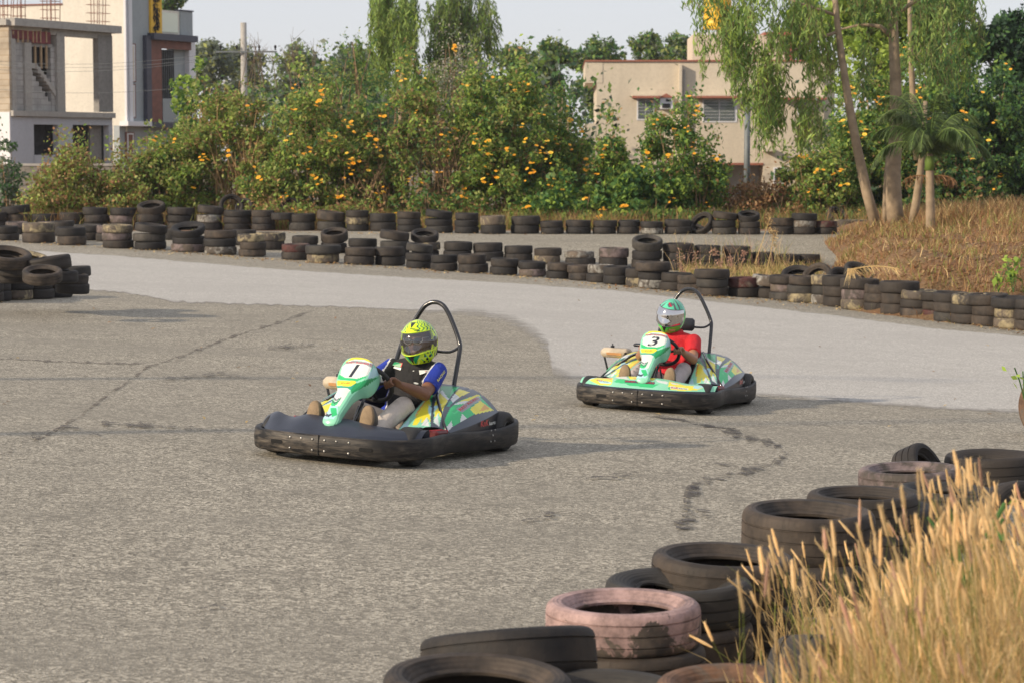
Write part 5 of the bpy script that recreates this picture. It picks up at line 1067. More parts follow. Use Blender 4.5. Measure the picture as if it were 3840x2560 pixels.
def wall(name, px0, px1, ytop, Y, m, mat, label, h=None):
    A = Facade(px0, Y, m); mb = MB(); A.box(mb, px0, ytop, px1, ytop + 9, -.03, .25); o0 = MB(); zt = A.at((px0 + px1) / 2, ytop + 9)[1]; ua = A.at(px0, ytop)[0]; ub = A.at(px1, ytop)[0]
    mb2 = MB(); A.ubox(mb2, ua, ub, -.5, zt, .0, .2); t = empty(name, (A.O[0], A.O[1], 0)); bpy.context.view_layer.update()
    for n, b, mt in (('coping', mb, M['cem']), ('wall_face', mb2, mat)):
        o = b.build(n, mt); o.parent = t; o.matrix_parent_inverse = t.matrix_world.inverted()
    tag(t, label, 'wall')
wall('boundary_wall', -80, 470, 614, 66., .0, M['wall_old'], 'old weathered boundary wall with pale coping at the far left behind low bushes')
wall('boundary_wall', 480, 1900, 640, 66.6, .0, M['wall_old'], 'long weathered boundary wall mostly hidden behind the flowering shrubs'); wall('boundary_wall', 2030, 2480, 632, 65.4, .0, M['white_wall'], 'whitewashed boundary wall glimpsed between shrubs in front of the beige house')
# poles and wires
def pole(name, px, ytop, Y, r0, r1, mat, label, arm=None, tilt=0):
    p = at(px, ytop, Y); mb = MB(); t = empty(name, (p[0], Y, gz(p[0], Y))); H = p[2] - gz(p[0], Y); mb.tube([(tilt, 0, 0), (tilt * .5, 0, H * .5), (0, 0, H)], [r0, (r0 + r1) / 2, r1], 10); mb.build('shaft', mat, t, True)
    if arm:
        z = at(px, arm, Y)[2] - gz(p[0], Y); mb = MB(); mb.box((.1, -.15, z), (1.9, .06, .05)); a = mb.build('crossarm', M['metal'], t)
        for x in (-.7, -.2, .5, 1.0): mb = MB(); mb.lathe([(0, 0), (.035, .02), (.02, .06), (.045, .09), (.03, .15), (0, .17)], 8, (x, -.15, z + .045)); mb.build('insulator', M['dark'], a)
    tag(t, label, 'utility pole'); return t, p
pole('utility_pole', 913, 86, 72., .11, .095, M['cem'], 'square-topped concrete utility pole with a crossarm rising above the shrubs', 196, -.0)
pole('utility_pole', 2803, 385, 60., .085, .075, M['metal'], 'slim dark metal pole in front of the beige house')
for i, (ya, yb, nm) in enumerate(((226, 185, 'highest'), (238, 200, 'second'), (258, 205, 'third'), (330, 300, 'lowest'))):
    a = at(-60, ya, 74.); b = at(900, yb, 71.5); mb = MB(); mb.tube([tuple(a + (b - a) * k / 16 + np.array([0, 0, -1.1 * (k / 16) * (1 - k / 16)])) for k in range(17)], .005, 4); o = mb.build('overhead_wire', M['metal']); tag(o, '%s of the four thin wires crossing the unfinished building' % nm, 'wire', 'overhead wires')
# unseen poles, added out of frame to cast long shadows across the track
def shadow_pole(X, Y, h, label):
    t = empty('shadow_pole', (X, Y, gz(X, Y))); mb = MB(); mb.tube([(0, 0, 0), (0, 0, h * .6), (0, 0, h)], [.10, .08, .06], 12); mb.build('shaft', M['metal'], t, True); mb = MB(); mb.tube([(0, 0, h), (.4, 0, h + .2), (.9, 0, h + .25)], .04, 8); mb.box((1.1, 0, h + .25), (.5, .2, .1), 0, None, .03); mb.build('shadow_pole_head', M['metal'], t); tag(t, label, 'shadow pole')
shadow_pole(-9.5, 12.2, 6.2, 'unseen pole added left of the frame for its shadow, nearer the camera'); shadow_pole(-11.5, 15.8, 6.2, 'unseen pole added left of the frame for its shadow, farther from the camera')

# ---------------------------------------------------------------- vegetation
def leaves(name, C, size, mats, parent, asp=.5, droop=0., up=.3, rng=None, wts=None, shape='rhomb', dirs=None):
    """one leaf blade per point of C, folded rhombs with random attitude"""
    rng = rng or RNG; n = len(C); C = np.asarray(C, float); sz = size * rng.uniform(.6, 1.35, n)[:, None]
    if dirs is None:
        d = rng.normal(size=(n, 3)); d[:, 2] -= droop * 2; 
    else: d = dirs + rng.normal(size=(n, 3)) * .25
    d /= np.linalg.norm(d, axis=1)[:, None]; nn = rng.normal(size=(n, 3)); nn[:, 2] += up * 3; nn -= d * (nn * d).sum(1)[:, None]; nn /= np.linalg.norm(nn, axis=1)[:, None] + 1e-9; s = np.cross(d, nn)
    w = sz * asp * .5
    a = C - d * sz * .5; b = C + s * w + nn * sz * .06; c = C + d * sz * .5 - nn * sz * .08; e = C - s * w + nn * sz * .06
    V = np.stack([a, b, c, e], 1).reshape(-1, 3); Q = np.arange(4 * n).reshape(-1, 4)
    k = len(mats) if isinstance(mats, list) else 1; mi = rng.choice(k, n, p=wts) if k > 1 else np.zeros(n, int)
    return np_obj(name, V, Q, mats, parent, mi, True)
def blobs(env, nb, r, rng=None):
    """cluster centres in an uneven half-dome: env(x) gives the height of the crown at x in -1..1"""
    rng = rng or RNG; out = []
    while len(out) < nb:
        x, y, z = rng.uniform(-1, 1), rng.uniform(-1, 1), rng.uniform(0, 1) ** .8
        if x * x * .8 + y * y < 1 and z < env(x) * (1 - .35 * y * y): out.append((x, y, z, r * rng.uniform(.55, 1.3)))
    return out
FLW = {}
def flower_mesh():
    mb = MB(); n = 11
    for i in range(n):
        a = 2 * math.pi * i / n; d = Vector((math.cos(a), math.sin(a), 0)); s = Vector((-math.sin(a), math.cos(a), 0)); mb.add([d * .2 + s * .08, d * .7 + s * .22 + Vector((0, 0, .12)), d * 1.0 + Vector((0, 0, .08)), d * .7 - s * .22 + Vector((0, 0, .12)), d * .2 - s * .08], [(0, 1, 2, 3, 4)])
    mb.lathe([(.30, .02), (.26, .14), (.14, .20), (0, .22)], 8, m=1)
    me = bpy.data.meshes.new('flower'); me.from_pydata(mb.v, [], mb.f); me.materials.append(M['petal']); me.materials.append(M['floweye']); me.polygons.foreach_set('material_index', mb.m); me.update(); return me
FM = flower_mesh(); FMS = [FM, FM, FM.copy(), FM.copy()]; FMS[2].materials[0] = M['petal2']; FMS[3].materials[0] = M['petal3']
HOLLOW = {860: (-.25, .55, .05, .62), 1560: (-.1, .85, .08, .66), 1190: (.5, 1., .05, .4)}
M['cane'] = simple('cane_tan', (.42, .27, .13), .8, .35, 4.)
def shrub(px, Y, halfw, ytop, label, mats, wts, nleaf, size=.13, nfl=0, profile=None, depth=None, stems=14, name='flowering_shrub', group='shrubs along the far side of the track', droop=.15, ybase=None, fpos=None, sag=.0, cat='shrub', flz=.25, asp=.55, seed=1, stemmat='stem'):
    rng = np.random.default_rng(seed * 31 + int(px)); rnd = random.Random(seed * 17 + int(px))
    p = at(px, ytop, Y); X = p[0]; g = gz(X, Y) if ybase is None else at(px, ybase, Y)[2]; H = p[2] - g; W = halfw / F * Y; D = depth or min(2.2, W * .8); t = empty(name, (X, Y, g)); nfl = int(nfl * 2.0); hollow = HOLLOW.get(px)
    prof = profile or (lambda x: max(.25, 1 - .75 * abs(x) ** 2.2 + .10 * math.sin(x * 7 + px) + .07 * math.sin(x * 17 + px * 2)))
    bl = blobs(prof, max(14, int(nleaf / 95)), .34, rng); C = []; nleaf = int(nleaf * 1.75); size *= 1.0; per = nleaf // len(bl) + 1
    for (x, y, z, r) in bl:
        q = rng.normal(size=(per, 3)); q /= np.linalg.norm(q, axis=1)[:, None]; q *= (r * rng.uniform(.3, 1.05, per) ** .6)[:, None]; q[:, 2] *= .75; C.append(q + np.array([x * W, y * D, max(.12, z * H - r * .5)]))
    # shoots sticking out of the top
    for k in range(max(5, int(len(bl) * .35))):
        x = rng.uniform(-.95, .95); y = rng.uniform(-.6, .3); h = prof(x) * H; L = rng.uniform(.2, .65); a = rng.uniform(-.4, .4); m = 22
        tt = rng.uniform(0, 1, m)[:, None]; C.append(np.array([[x * W, y * D, h - .25]]) + tt * np.array([[a * L, 0, L]]) + rng.normal(size=(m, 3)) * .09)
    C = np.concatenate(C); C[:, 2] = np.maximum(C[:, 2], .03)
    if hollow:
        x0, x1, z0, z1 = hollow; ins = (C[:, 0] > x0 * W) & (C[:, 0] < x1 * W) & (C[:, 2] > z0 * H) & (C[:, 2] < z1 * H) & (C[:, 1] < .45 * D) & (rng.uniform(size=len(C)) > .22 * (1 + np.sin(C[:, 0] * 9) * np.sin(C[:, 2] * 7))); C = C[~ins]
    leaves('foliage', C, size, mats, t, asp, droop, .35, rng, wts)
    mb = MB()
    for k in range(stems):
        x0 = rnd.uniform(-.6, .6) * W; x1 = x0 * 1.3 + rnd.uniform(-.5, .5); y0 = rnd.uniform(-.6, .6) * D; h = max(.4, prof(max(-1, min(1, x1 / W))) * H * rnd.uniform(.6, .98)); mb.tube([(x0, y0, 0), (x0 + (x1 - x0) * .3, y0 * 1.1, h * .45), (x1, y0 * 1.2, h)], [.022, .016, .007], 5)
    if hollow:
        for k in range(60):
            xa = rnd.uniform(hollow[0] * .4 + hollow[1] * .6 - .25, hollow[0] * .4 + hollow[1] * .6 + .25) * W; xb = rnd.uniform(hollow[0] - .1, hollow[1] + .1) * W; yy = rnd.uniform(-.85, .1) * D; h = hollow[3] * H * rnd.uniform(.7, 1.15); mb.tube([(xa, yy * .7, 0), (xa + (xb - xa) * .3, yy * .85, h * .45), (xb, yy, h)], [.018, .014, .006], 4)
    mb.build('stems', M[stemmat], t)
    pts = list(fpos or [])
    while len(pts) < nfl:
        x = rnd.uniform(-.95, .95); z = prof(x) * rnd.choice([rnd.uniform(.75, 1.03), rnd.uniform(flz, 1.), rnd.uniform(flz, 1.)]); pts.append((x, z)); [pts.append((x + rnd.uniform(-.09, .09), z + rnd.uniform(-.05, .05))) for _ in range(rnd.choice((0, 1, 1, 2, 3, 4)))]
    for (x, z) in pts:
        o = bpy.data.objects.new('flower', rnd.choice(FMS)); link(o, t); ydep = -math.sqrt(max(.05, 1 - .75 * x * x)) * D * (1.0 if z < prof(x) * .8 else .75); o.location = (x * W, ydep - .15, z * H); s = rnd.choice((.035, .045, .05, .06, .075)); o.scale = (s, s * rnd.uniform(.7, 1), s); o.rotation_euler = (rnd.uniform(.1, .85), rnd.uniform(-.4, .4), rnd.uniform(-.6, .6))
    tag(t, label, cat, group); return t
G3 = [M['leaf'], M['leaf2'], M['leafd'], M['leafb'], M['leafdry']]
shrub(330, 57.0, 270, 545, 'low sprawling olive shrub with pinkish tips below the unfinished building', [M['leaf2'], M['leaf'], M['leafdry'], M['dryred'], M['leafb']], [.36, .18, .22, .14, .10], 11000, .10, 0, stems=26)
shrub(620, 57.6, 170, 500, 'green shrub with few flowers right of the low sprawling one', G3, [.28, .36, .08, .14, .14], 9500, .11, 4)
shrub(860, 58.2, 230, 330, 'tall olive shrub with bare reddish canes in its middle, left of the flower mass', G3, [.20, .40, .06, .12, .22], 12500, .11, 10, stems=40, flz=.4, stemmat='cane')
shrub(1190, 57.4, 270, 315, 'broad shrub dense with orange-yellow flowers, leftmost of the big flowering ones', G3, [.26, .34, .12, .14, .14], 15500, .11, 36, stems=30)
shrub(1560, 57.8, 270, 290, 'broad flowering shrub with a dark brown hollow of stems at its right', G3, [.24, .28, .16, .10, .22], 12500, .11, 30, stems=50)
shrub(1890, 57.4, 240, 250, 'tall flowering shrub right of the brown hollow, thick with orange blooms at the top', G3, [.30, .26, .22, .14, .08], 16500, .11, 40, stems=26)
shrub(2120, 58.0, 110, 420, 'narrow flowering shrub at the left corner of the beige house', G3, [.30, .24, .26, .14, .06], 6500, .11, 16, stems=12)
shrub(2290, 57.2, 115, 430, 'pointed flowering shrub in front of the left part of the beige house', G3, [.30, .14, .38, .12, .06], 6000, .12, 8, stems=12, profile=lambda x: max(.35, 1.05 - 1.1 * abs(x)))
shrub(2545, 57.0, 175, 395, 'rounded flowering shrub before the beige house windows', [M['leafd'], M['leaf'], M['leafb'], M['leafdry']], [.42, .34, .16, .08], 9000, .11, 22, stems=20, profile=lambda x: max(.3, 1 - .6 * x * x + .12 * math.sin(9 * x)))
shrub(2390, 56.4, 170, 655, 'low broad-leaved plant at the foot of the shrubs before the beige house', [M['leafd'], M['leaf'], M['leafb']], [.5, .35, .15], 6000, .15, 3, stems=10, asp=.7)
shrub(2120, 56.4, 200, 700, 'low dark green plant behind the middle of the far tyre row', [M['leafd'], M['leaf'], M['leafb']], [.45, .4, .15], 6000, .14, 5, stems=10, asp=.7)
shrub(1180, 56.2, 330, 735, 'low weeds with a few blooms under the broad flowering shrubs', [M['leaf'], M['leafdry'], M['leaf2'], M['dryred']], [.35, .25, .2, .2], 6500, .10, 8, stems=30)
shrub(1650, 56.2, 200, 720, 'low green weeds under the brown hollow', [M['leafd'], M['leaf'], M['leafdry']], [.4, .35, .25], 5500, .12, 4, stems=20)
shrub(3060, 58.0, 190, 560, 'loose shrub with small flowers behind the leaning trunk', G3, [.30, .30, .14, .14, .12], 8500, .11, 14, stems=20)
shrub(3330, 59.5, 240, 270, 'tall flowering shrub behind the cluster of trunks', G3, [.30, .16, .36, .14, .04], 17000, .12, 24, stems=20)
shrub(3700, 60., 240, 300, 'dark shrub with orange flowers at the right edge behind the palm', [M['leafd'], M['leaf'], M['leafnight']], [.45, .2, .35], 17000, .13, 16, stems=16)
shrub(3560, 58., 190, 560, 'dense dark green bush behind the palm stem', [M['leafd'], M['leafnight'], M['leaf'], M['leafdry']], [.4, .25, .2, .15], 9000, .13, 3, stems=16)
shrub(30, 57.4, 70, 500, 'sparse dark shrub at the left frame edge', [M['leafd'], M['leafgreyhaze']], [.5, .5], 900, .12, 0, stems=10)
shrub(725, 61., 75, 175, 'glossy broad-leaved climber rising beside the grey house', [M['leafb'], M['leafd'], M['leaf']], [.35, .35, .3], 1500, .17, 0, stems=8, profile=lambda x: max(.5, 1 - .5 * abs(x)), name='climbing_shrub', ybase=600)
shrub(1290, 62., 120, 150, 'feathery dark acacia sprays sticking out above the shrubs against the sky', [M['leafd'], M['leaf2']], [.6, .4], 1100, .10, 0, stems=10, profile=lambda x: .97 + .03 * math.sin(5 * x), name='thin_tree_top', ybase=420)
shrub(1700, 60., 110, 130, 'pale fluffy plumed weed rising above the flowering shrubs', [M['plume'], M['leafgreyhaze'], M['leaf']], [.45, .3, .25], 3200, .07, 2, stems=14, name='plumed_weed', ybase=500)
shrub(2840, 57.4, 150, 660, 'heap of dry brown cut brushwood behind the far row', [M['dryred'], M['leafdry'], M['leaf']], [.6, .3, .1], 3500, .10, 0, stems=120, name='brush_heap', cat='brushwood heap', stemmat='stem')
# bare twigs against the sky
def twigs(px, Y, ytop, w, label):
    p = at(px, 330, Y); t = MB(); rnd = random.Random(int(px))
    for k in range(16):
        x = rnd.uniform(-w, w); a = Vector((x, 0, 0)); h = (330 - ytop) / F * Y * rnd.uniform(.5, 1); b = a + Vector((rnd.uniform(-.3, .3), 0, h)); m = a.lerp(b, .55); t.tube([a, m, b], [.010, .007, .003], 4)
        for q in range(4): s = a.lerp(b, rnd.uniform(.4, .9)); t.tube([s, s + Vector((rnd.uniform(-.4, .4), rnd.uniform(-.1, .1), rnd.uniform(.1, .4)))], [.005, .002], 4)
    o = t.build('bare_twigs', M['barkd']); o.location = tuple(p); tag(o, label, 'bare shrub')
twigs(1040, 60.5, 110, 1.1, 'thin leafless twigs rising above the shrubs right of the utility pole')

def tree(px, Y, halfw, ytop, ybase, label, mats, wts, nleaf, size, tr=.12, name='tree', group='trees behind the shrubs', lobes=7, trunkpx=None, bark='barkd', asp=.55, low=.25):
    rng = np.random.default_rng(int(px) + 5); p = at(px, ytop, Y); g = gz(p[0], Y); H = p[2] - g; W = halfw / F * Y; zc = at(px, ybase, Y)[2] - g; t = empty(name, (p[0], Y, g)); C = []
    lc = [(rng.uniform(-.6, .6) * W, rng.uniform(-.5, .5) * W, zc + (H - zc) * rng.uniform(.15, .82), rng.uniform(.32, .6)) for _ in range(lobes)] + [(0, 0, zc + (H - zc) * .78, .5)]
    per = nleaf // len(lc)
    for (x, y, z, r) in lc:
        R = r * min(W, (H - zc) * .6) * 1.1; nb = 14
        for b in range(nb):
            d = rng.normal(size=3); d /= np.linalg.norm(d); c = np.array([x, y, z]) + d * R * rng.uniform(.45, 1.) * np.array([1, 1, .8]); m = per // nb; q = rng.normal(size=(m, 3)) * R * .20; C.append(c + q)
    C = np.concatenate(C); leaves('crown', C, size, mats, t, asp, .2, .3, rng, wts)
    mb = MB(); mb.tube([(0, 0, -.1), (rng.uniform(-.2, .2), 0, H * .35), (rng.uniform(-.3, .3), 0, H * .8)], [tr, tr * .75, tr * .3], 8)
    for (x, y, z, r) in lc: zz_ = z * .55; mb.tube([(0, 0, zz_), (x * .5, y * .5, (zz_ + z) / 2), (x, y, z)], [tr * .4, tr * .25, tr * .1], 5)
    mb.build('trunk', M[bark], t, True); tag(t, label, 'tree', group); return t
def far_wood():
    r = np.random.default_rng(99); C = []
    for k in range(190):
        Y = r.uniform(84, 92); px = r.uniform(980, 2050) if r.uniform() < .6 else r.uniform(3240, 3950); hh = (3.2 if px < 2200 else 2.2) * r.uniform(.6, 1.15) + .6 * math.sin(px * .01); x = (px - CX) / F * Y; m = 330; q = r.normal(size=(m, 3)) * np.array([1.3, .9, .9]) ; C.append(q + np.array([x, Y, gz(x, Y) + hh * r.uniform(.35, 1.)]))
    C = np.concatenate(C); C[:, 2] = np.maximum(C[:, 2], .1); o = leaves('far_wood', C, .25, [M['leafd'], M['leafgreyhaze'], M['leaf'], M['leafnight']], None, .6, .2, .3, r, [.4, .2, .25, .15]); tag(o, 'dull green wood massed behind the shrubs and the boundary wall', 'wood', kind='stuff')
far_wood()
FT = [M['leaf'], M['leafgreyhaze'], M['leafd'], M['leaf2']]
tree(1930, 120, 95, 150, 420, 'round-topped green tree just right of the drooping pair', FT, [.3, .3, .2, .2], 5000, .26)
tree(2065, 115, 95, 126, 430, 'pointed tree left of the beige house roof', FT, [.35, .25, .3, .1], 6000, .26)
tree(2240, 125, 125, 145, 480, 'wide dark tree touching the left corner of the beige house roof', FT, [.25, .25, .4, .1], 7500, .26)
tree(2440, 130, 75, 94, 400, 'tree above the beige house roof, left one', FT, [.3, .3, .3, .1], 5000, .26)
tree(2545, 128, 75, 112, 400, 'tree above the beige house roof, next to the stair tower', FT, [.25, .35, .3, .1], 5000, .26)
tree(760, 130, 130, 120, 420, 'hazy grey-green tree beside the grey house', [M['leafgreyhaze'], M['leaf2']], [.8, .2], 5000, .28)
tree(900, 135, 150, 200, 430, 'low hazy tree behind the concrete utility pole', [M['leafgreyhaze'], M['leaf2']], [.7, .3], 6000, .28)
tree(1120, 130, 170, 175, 440, 'hazy bushy tree behind the bare twigs', [M['leafgreyhaze'], M['leaf2'], M['leaf']], [.6, .2, .2], 6500, .28)
tree(1330, 125, 140, 185, 440, 'hazy tree left of the drooping pair', [M['leafgreyhaze'], M['leaf']], [.7, .3], 5500, .28)
tree(640, 110, 55, -60, 70, 'tree sprig showing above the roof of the grey house', FT, [.2, .3, .4, .1], 1600, .2)
tree(1740, 110, 200, 260, 520, 'dull green tree mass between the shrubs and the sky', [M['leafgreyhaze'], M['leaf'], M['leafd']], [.4, .3, .3], 7000, .24)
tree(3330, 72, 260, -120, 420, 'bright yellow-green tree behind the cluster of trunks', [M['leafb'], M['leaf'], M['leaf2']], [.65, .25, .1], 16000, .19, tr=.2)
tree(3560, 66, 160, -100, 480, 'mid green tree between the bright tree and the dark one', [M['leafd'], M['leaf'], M['leafb']], [.5, .35, .15], 11000, .17)
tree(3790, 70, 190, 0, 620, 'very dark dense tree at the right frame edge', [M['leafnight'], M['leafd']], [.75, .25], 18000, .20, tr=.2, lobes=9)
tree(3000, 100, 130, -40, 330, 'green tree behind the stair tower of the beige house', [M['leafd'], M['leaf']], [.6, .4], 6000, .22)
tree(2100, 63, 20, 330, 360, 'young tree with a pale bare stem left of the beige house', [M['leaf'], M['leafd']], [.6, .4], 400, .13, tr=.09, bark='bark')

def weeping(px, Y, strands, label, trunk=None, mats=None, wts=None, limbs=(), rt=.14, name='weeping_tree', leaf=.19, bark='bark', ybase=None, group='trees behind the shrubs'):
    """strands: (px, y start, y end, count) curtains of hanging narrow leaves; trunk given by picture points at depth Y"""
    base = trunk[0]; b = at(base[0], base[1], Y); t = empty(name, tuple(b)); rng = np.random.default_rng(int(px)); Cs = []; Ds = []
    L = lambda x, y, dy=0.: at(x, y, Y + dy) - b
    mb = MB(); mb.tube([tuple(L(x, y)) for x, y in trunk], [rt * (1 - .55 * k / (len(trunk) - 1)) for k in range(len(trunk))], 12)
    for lm in limbs: mb.tube([tuple(L(x, y)) for x, y in lm], [rt * .32 * (1 - .7 * k / (len(lm) - 1)) for k in range(len(lm))], 7)
    mb.build('trunk', M[bark], t, True); tw = MB()
    for (x, y0, y1, sp, cnt) in strands:
        for k in range(int(cnt * 1.25)):
            if k % 7 == 0: cxx = x + rng.normal() * sp; cy0 = rng.uniform(-30, (y1 - y0) * .45); cdy = rng.uniform(-1.4, 1.4); ckk = rng.uniform(.35, 1.)
            xx = cxx + rng.normal() * 9; dy = cdy + rng.normal() * .12; a = L(xx + rng.normal() * 6, y0 + cy0 + rng.uniform(-25, 40), dy); e = L(xx + rng.normal() * 16, y0 + cy0 * .6 + (y1 - y0 - cy0 * .6) * ckk * rng.uniform(.55, 1.), dy); n = max(6, int(np.linalg.norm(e - a) / .05)); s = np.linspace(0, 1, n)[:, None]
            pts = a + (e - a) * s + np.array([[.12 * math.sin(k), 0, 0]]) * np.sin(s * math.pi); Cs.append(pts + rng.normal(size=(n, 3)) * .05); d = np.tile(np.array([[0, 0, -1.]]), (n, 1)); d[:, 0] += rng.normal(size=n) * .5; d[:, 1] += rng.normal(size=n) * .4; Ds.append(d)
            tw.tube([tuple(pts[0]), tuple(pts[n // 2]), tuple(pts[-1])], .005, 3, cap=False)
            if sum(q[4] for q in strands) < 12: tw.build('twig', M['stem'], t); tw = MB()
    leaves('crown', np.concatenate(Cs), leaf, mats or [M['willow'], M['willowd'], M['leafb']], t, .20, 0, .1, rng, wts or [.55, .3, .15], dirs=np.concatenate(Ds)); (tw.v and tw.build('twigs', M['stem'], t)); tag(t, label, 'tree', group); return t
weeping(3200, 50., [(2740, -60, 330, 55, 60), (2660, -60, 130, 45, 18), (2790, 60, 420, 45, 44), (2850, 150, 560, 40, 46), (2900, 250, 640, 38, 50), (2960, 0, 330, 45, 44), (2990, 330, 640, 35, 34), (3050, 40, 420, 40, 34), (3060, 380, 620, 30, 18), (2830, -80, 150, 90, 50), (3120, 120, 330, 20, 14)],
        'leaning pale trunk with light drooping foliage hanging in front of the beige house', [(3290, 868), (3250, 720), (3215, 560), (3185, 400), (3160, 240), (3140, 90), (3120, -120)], limbs=[[(3150, 118), (3050, 150), (2960, 200), (2870, 215)], [(3140, 60), (3020, 20), (2880, -30)], [(3120, -60), (2900, -120), (2700, -120)]], rt=.125)
weeping(3370, 50.8, [(3370, -60, 200, 40, 26), (3250, -60, 160, 50, 26), (3250, 200, 420, 25, 12), (3470, -60, 260, 45, 34), (3560, -60, 300, 45, 34), (3640, -60, 330, 40, 30), (3500, 150, 380, 50, 24), (3400, 180, 330, 22, 8)],
        'thickest upright trunk in the cluster, drooping foliage above', [(3362, 868), (3352, 760), (3350, 640), (3362, 480), (3358, 300), (3350, 120), (3345, -120)], limbs=[[(3345, 140), (3300, 100), (3230, 92), (3150, 112)], [(3350, 60), (3440, 0), (3540, -60)]], rt=.20, mats=[M['willow'], M['willowd'], M['leafd']], wts=[.4, .4, .2])
weeping(3440, 49.6, [(3470, 460, 560, 12, 4)], 'slender trunk leaning right in front of the thick one, cut by palm fronds', [(3418, 868), (3435, 760), (3452, 640), (3465, 520), (3470, 380)], rt=.105)
weeping(3330, 51.6, [(3420, 180, 300, 20, 5)], 'thin pale stem just left of the thickest trunk', [(3322, 866), (3318, 780), (3322, 660), (3330, 560)], rt=.07)
weeping(3420, 54., [(3480, 120, 330, 60, 30), (3600, 150, 420, 50, 30)], 'thin grey trunk standing behind, seen above the palm', [(3440, 600), (3425, 400), (3418, 260), (3412, 100), (3410, -60)], rt=.09, mats=[M['leafd'], M['willowd'], M['leafb']], wts=[.4, .3, .3])
weeping(1470, 78., [(1430, -60, 260, 26, 34), (1480, -60, 440, 40, 74), (1530, -60, 340, 20, 40), (1560, 120, 500, 44, 46), (1450, 120, 400, 34, 30)], 'left tree of the drooping pair rising above the flowering shrubs', [(1510, 640), (1505, 400), (1515, 200), (1520, -100)], rt=.13, leaf=.24)
weeping(1700, 80., [(1640, 20, 440, 30, 56), (1690, -60, 400, 38, 80), (1750, -60, 400, 38, 80), (1800, 80, 360, 30, 34), (1800, -60, 240, 24, 24), (1845, 40, 220, 14, 9), (1600, 220, 480, 30, 22)], 'right tree of the drooping pair, with a spray reaching right', [(1720, 640), (1715, 400), (1705, 200), (1700, -100)], rt=.13, leaf=.24, limbs=[[(1760, 120), (1820, 60), (1850, 80)]], mats=[M['willow'], M['willowd'], M['leafgreyhaze']], wts=[.45, .35, .2])
# palm
def palm(px, py, Y, label, S=1., dry=True, xt=0, yt=430):
    b = at(px, py, Y); t = empty('palm_tree', tuple(b)); top = at(px + xt, yt, Y) - b; mb = MB(); m = [Vector(top) * k for k in np.linspace(0, 1, 14)]; mb.tube(m, [.085 * S * (1 - .25 * k / 13) * (1 + .04 * (k % 2)) for k in range(14)], 12); mb.build('trunk', M['bark'], t, True)
    mb = MB(); mb.tube([Vector(top) * .78, Vector(top) * .9, Vector(top) * 1.03], [.075 * S, .085 * S, .045 * S], 12); mb.build('crownshaft', M['leaf'], t, True)
    rnd = random.Random(5); az0 = 0
    for k in range(22):
        az = rnd.uniform(0, 2 * math.pi) if k > 9 else [0, .35, math.pi, math.pi - .4, 1.2, -1.1, .1, math.pi + .2, 4.4, 2.0][k]; el = rnd.uniform(.85, 1.52) if k > 3 else [.7, 1.2, .65, 1.25][k]; L = rnd.uniform(1.0, 1.3) * S; P = []; p = Vector(top); d = Vector((math.cos(az) * math.cos(el), math.sin(az) * math.cos(el), math.sin(el)))
        for i in range(15): P.append(p.copy()); p = p + d * (L * 1.25 / 14); d = (d + Vector((0, 0, -.10 - .016 * i))).normalized()
        f = MB(); f.tube(P, [.016 * (1 - .8 * i / 14) for i in range(15)], 5); V = []; Q = []
        for i in range(1, 56):
            s = i / 56 * 14; a = int(s); c = P[min(a, 13)].lerp(P[min(a + 1, 14)], s - a); tg = (P[min(a + 1, 14)] - P[min(a, 13)]).normalized(); sd = tg.cross(Vector((0, 0, 1))); sd = sd.normalized() if sd.length > .05 else Vector((1, 0, 0))
            ll = .36 * S * math.sin(math.pi * min(.97, .16 + .80 * i / 56)) ** .7
            for sg in (-1, 1):
                dr = (sd * sg * .75 + tg * .55 + Vector((0, 0, -.45 - rnd.uniform(0, .7)))).normalized(); w = tg * .0085 * S; e = c + dr * ll; mdl = c + dr * ll * .5 + Vector((0, 0, .035)); f.add([c - w, c + w, mdl + w * .9, e - Vector((0, 0, .05)), mdl - w * .9], [(0, 1, 2, 3, 4)], 1)
        f.build('frond', [M['willow'], M['palm']], t)
    if dry:
        for k in range(3):
            f = MB(); az = [0.1, .5, math.pi][k]; p = Vector(top) * .70; P = []
            d = Vector((math.cos(az), math.sin(az) * .3, .25))
            for i in range(9): P.append(p.copy()); p = p + d * .055 * S; d = (d + Vector((0, 0, -.10))).normalized()
            f.tube(P, .012, 5)
            for i in range(70): c = P[rnd.randint(2, 8)]; f.tube([c, c + Vector((rnd.uniform(-.08, .08), rnd.uniform(-.1, .1), -rnd.uniform(.05, .22)))], .004, 3, cap=False)
            f.build('dead_frond', M['dryred'], t)
    tag(t, label, 'palm tree'); return t
M['palm'] = leafmat('palm_leaflet', (.05, .095, .025), (.11, .155, .05), .2)
palm(3490, 872, 48.0, 'small palm with arching dark green fronds on the mound', 1.2, True, -5, 575)
#palm(3150, 850, 52.5, 'young palm sprout half hidden by the leaning trunk', .8, False, -20, 640)

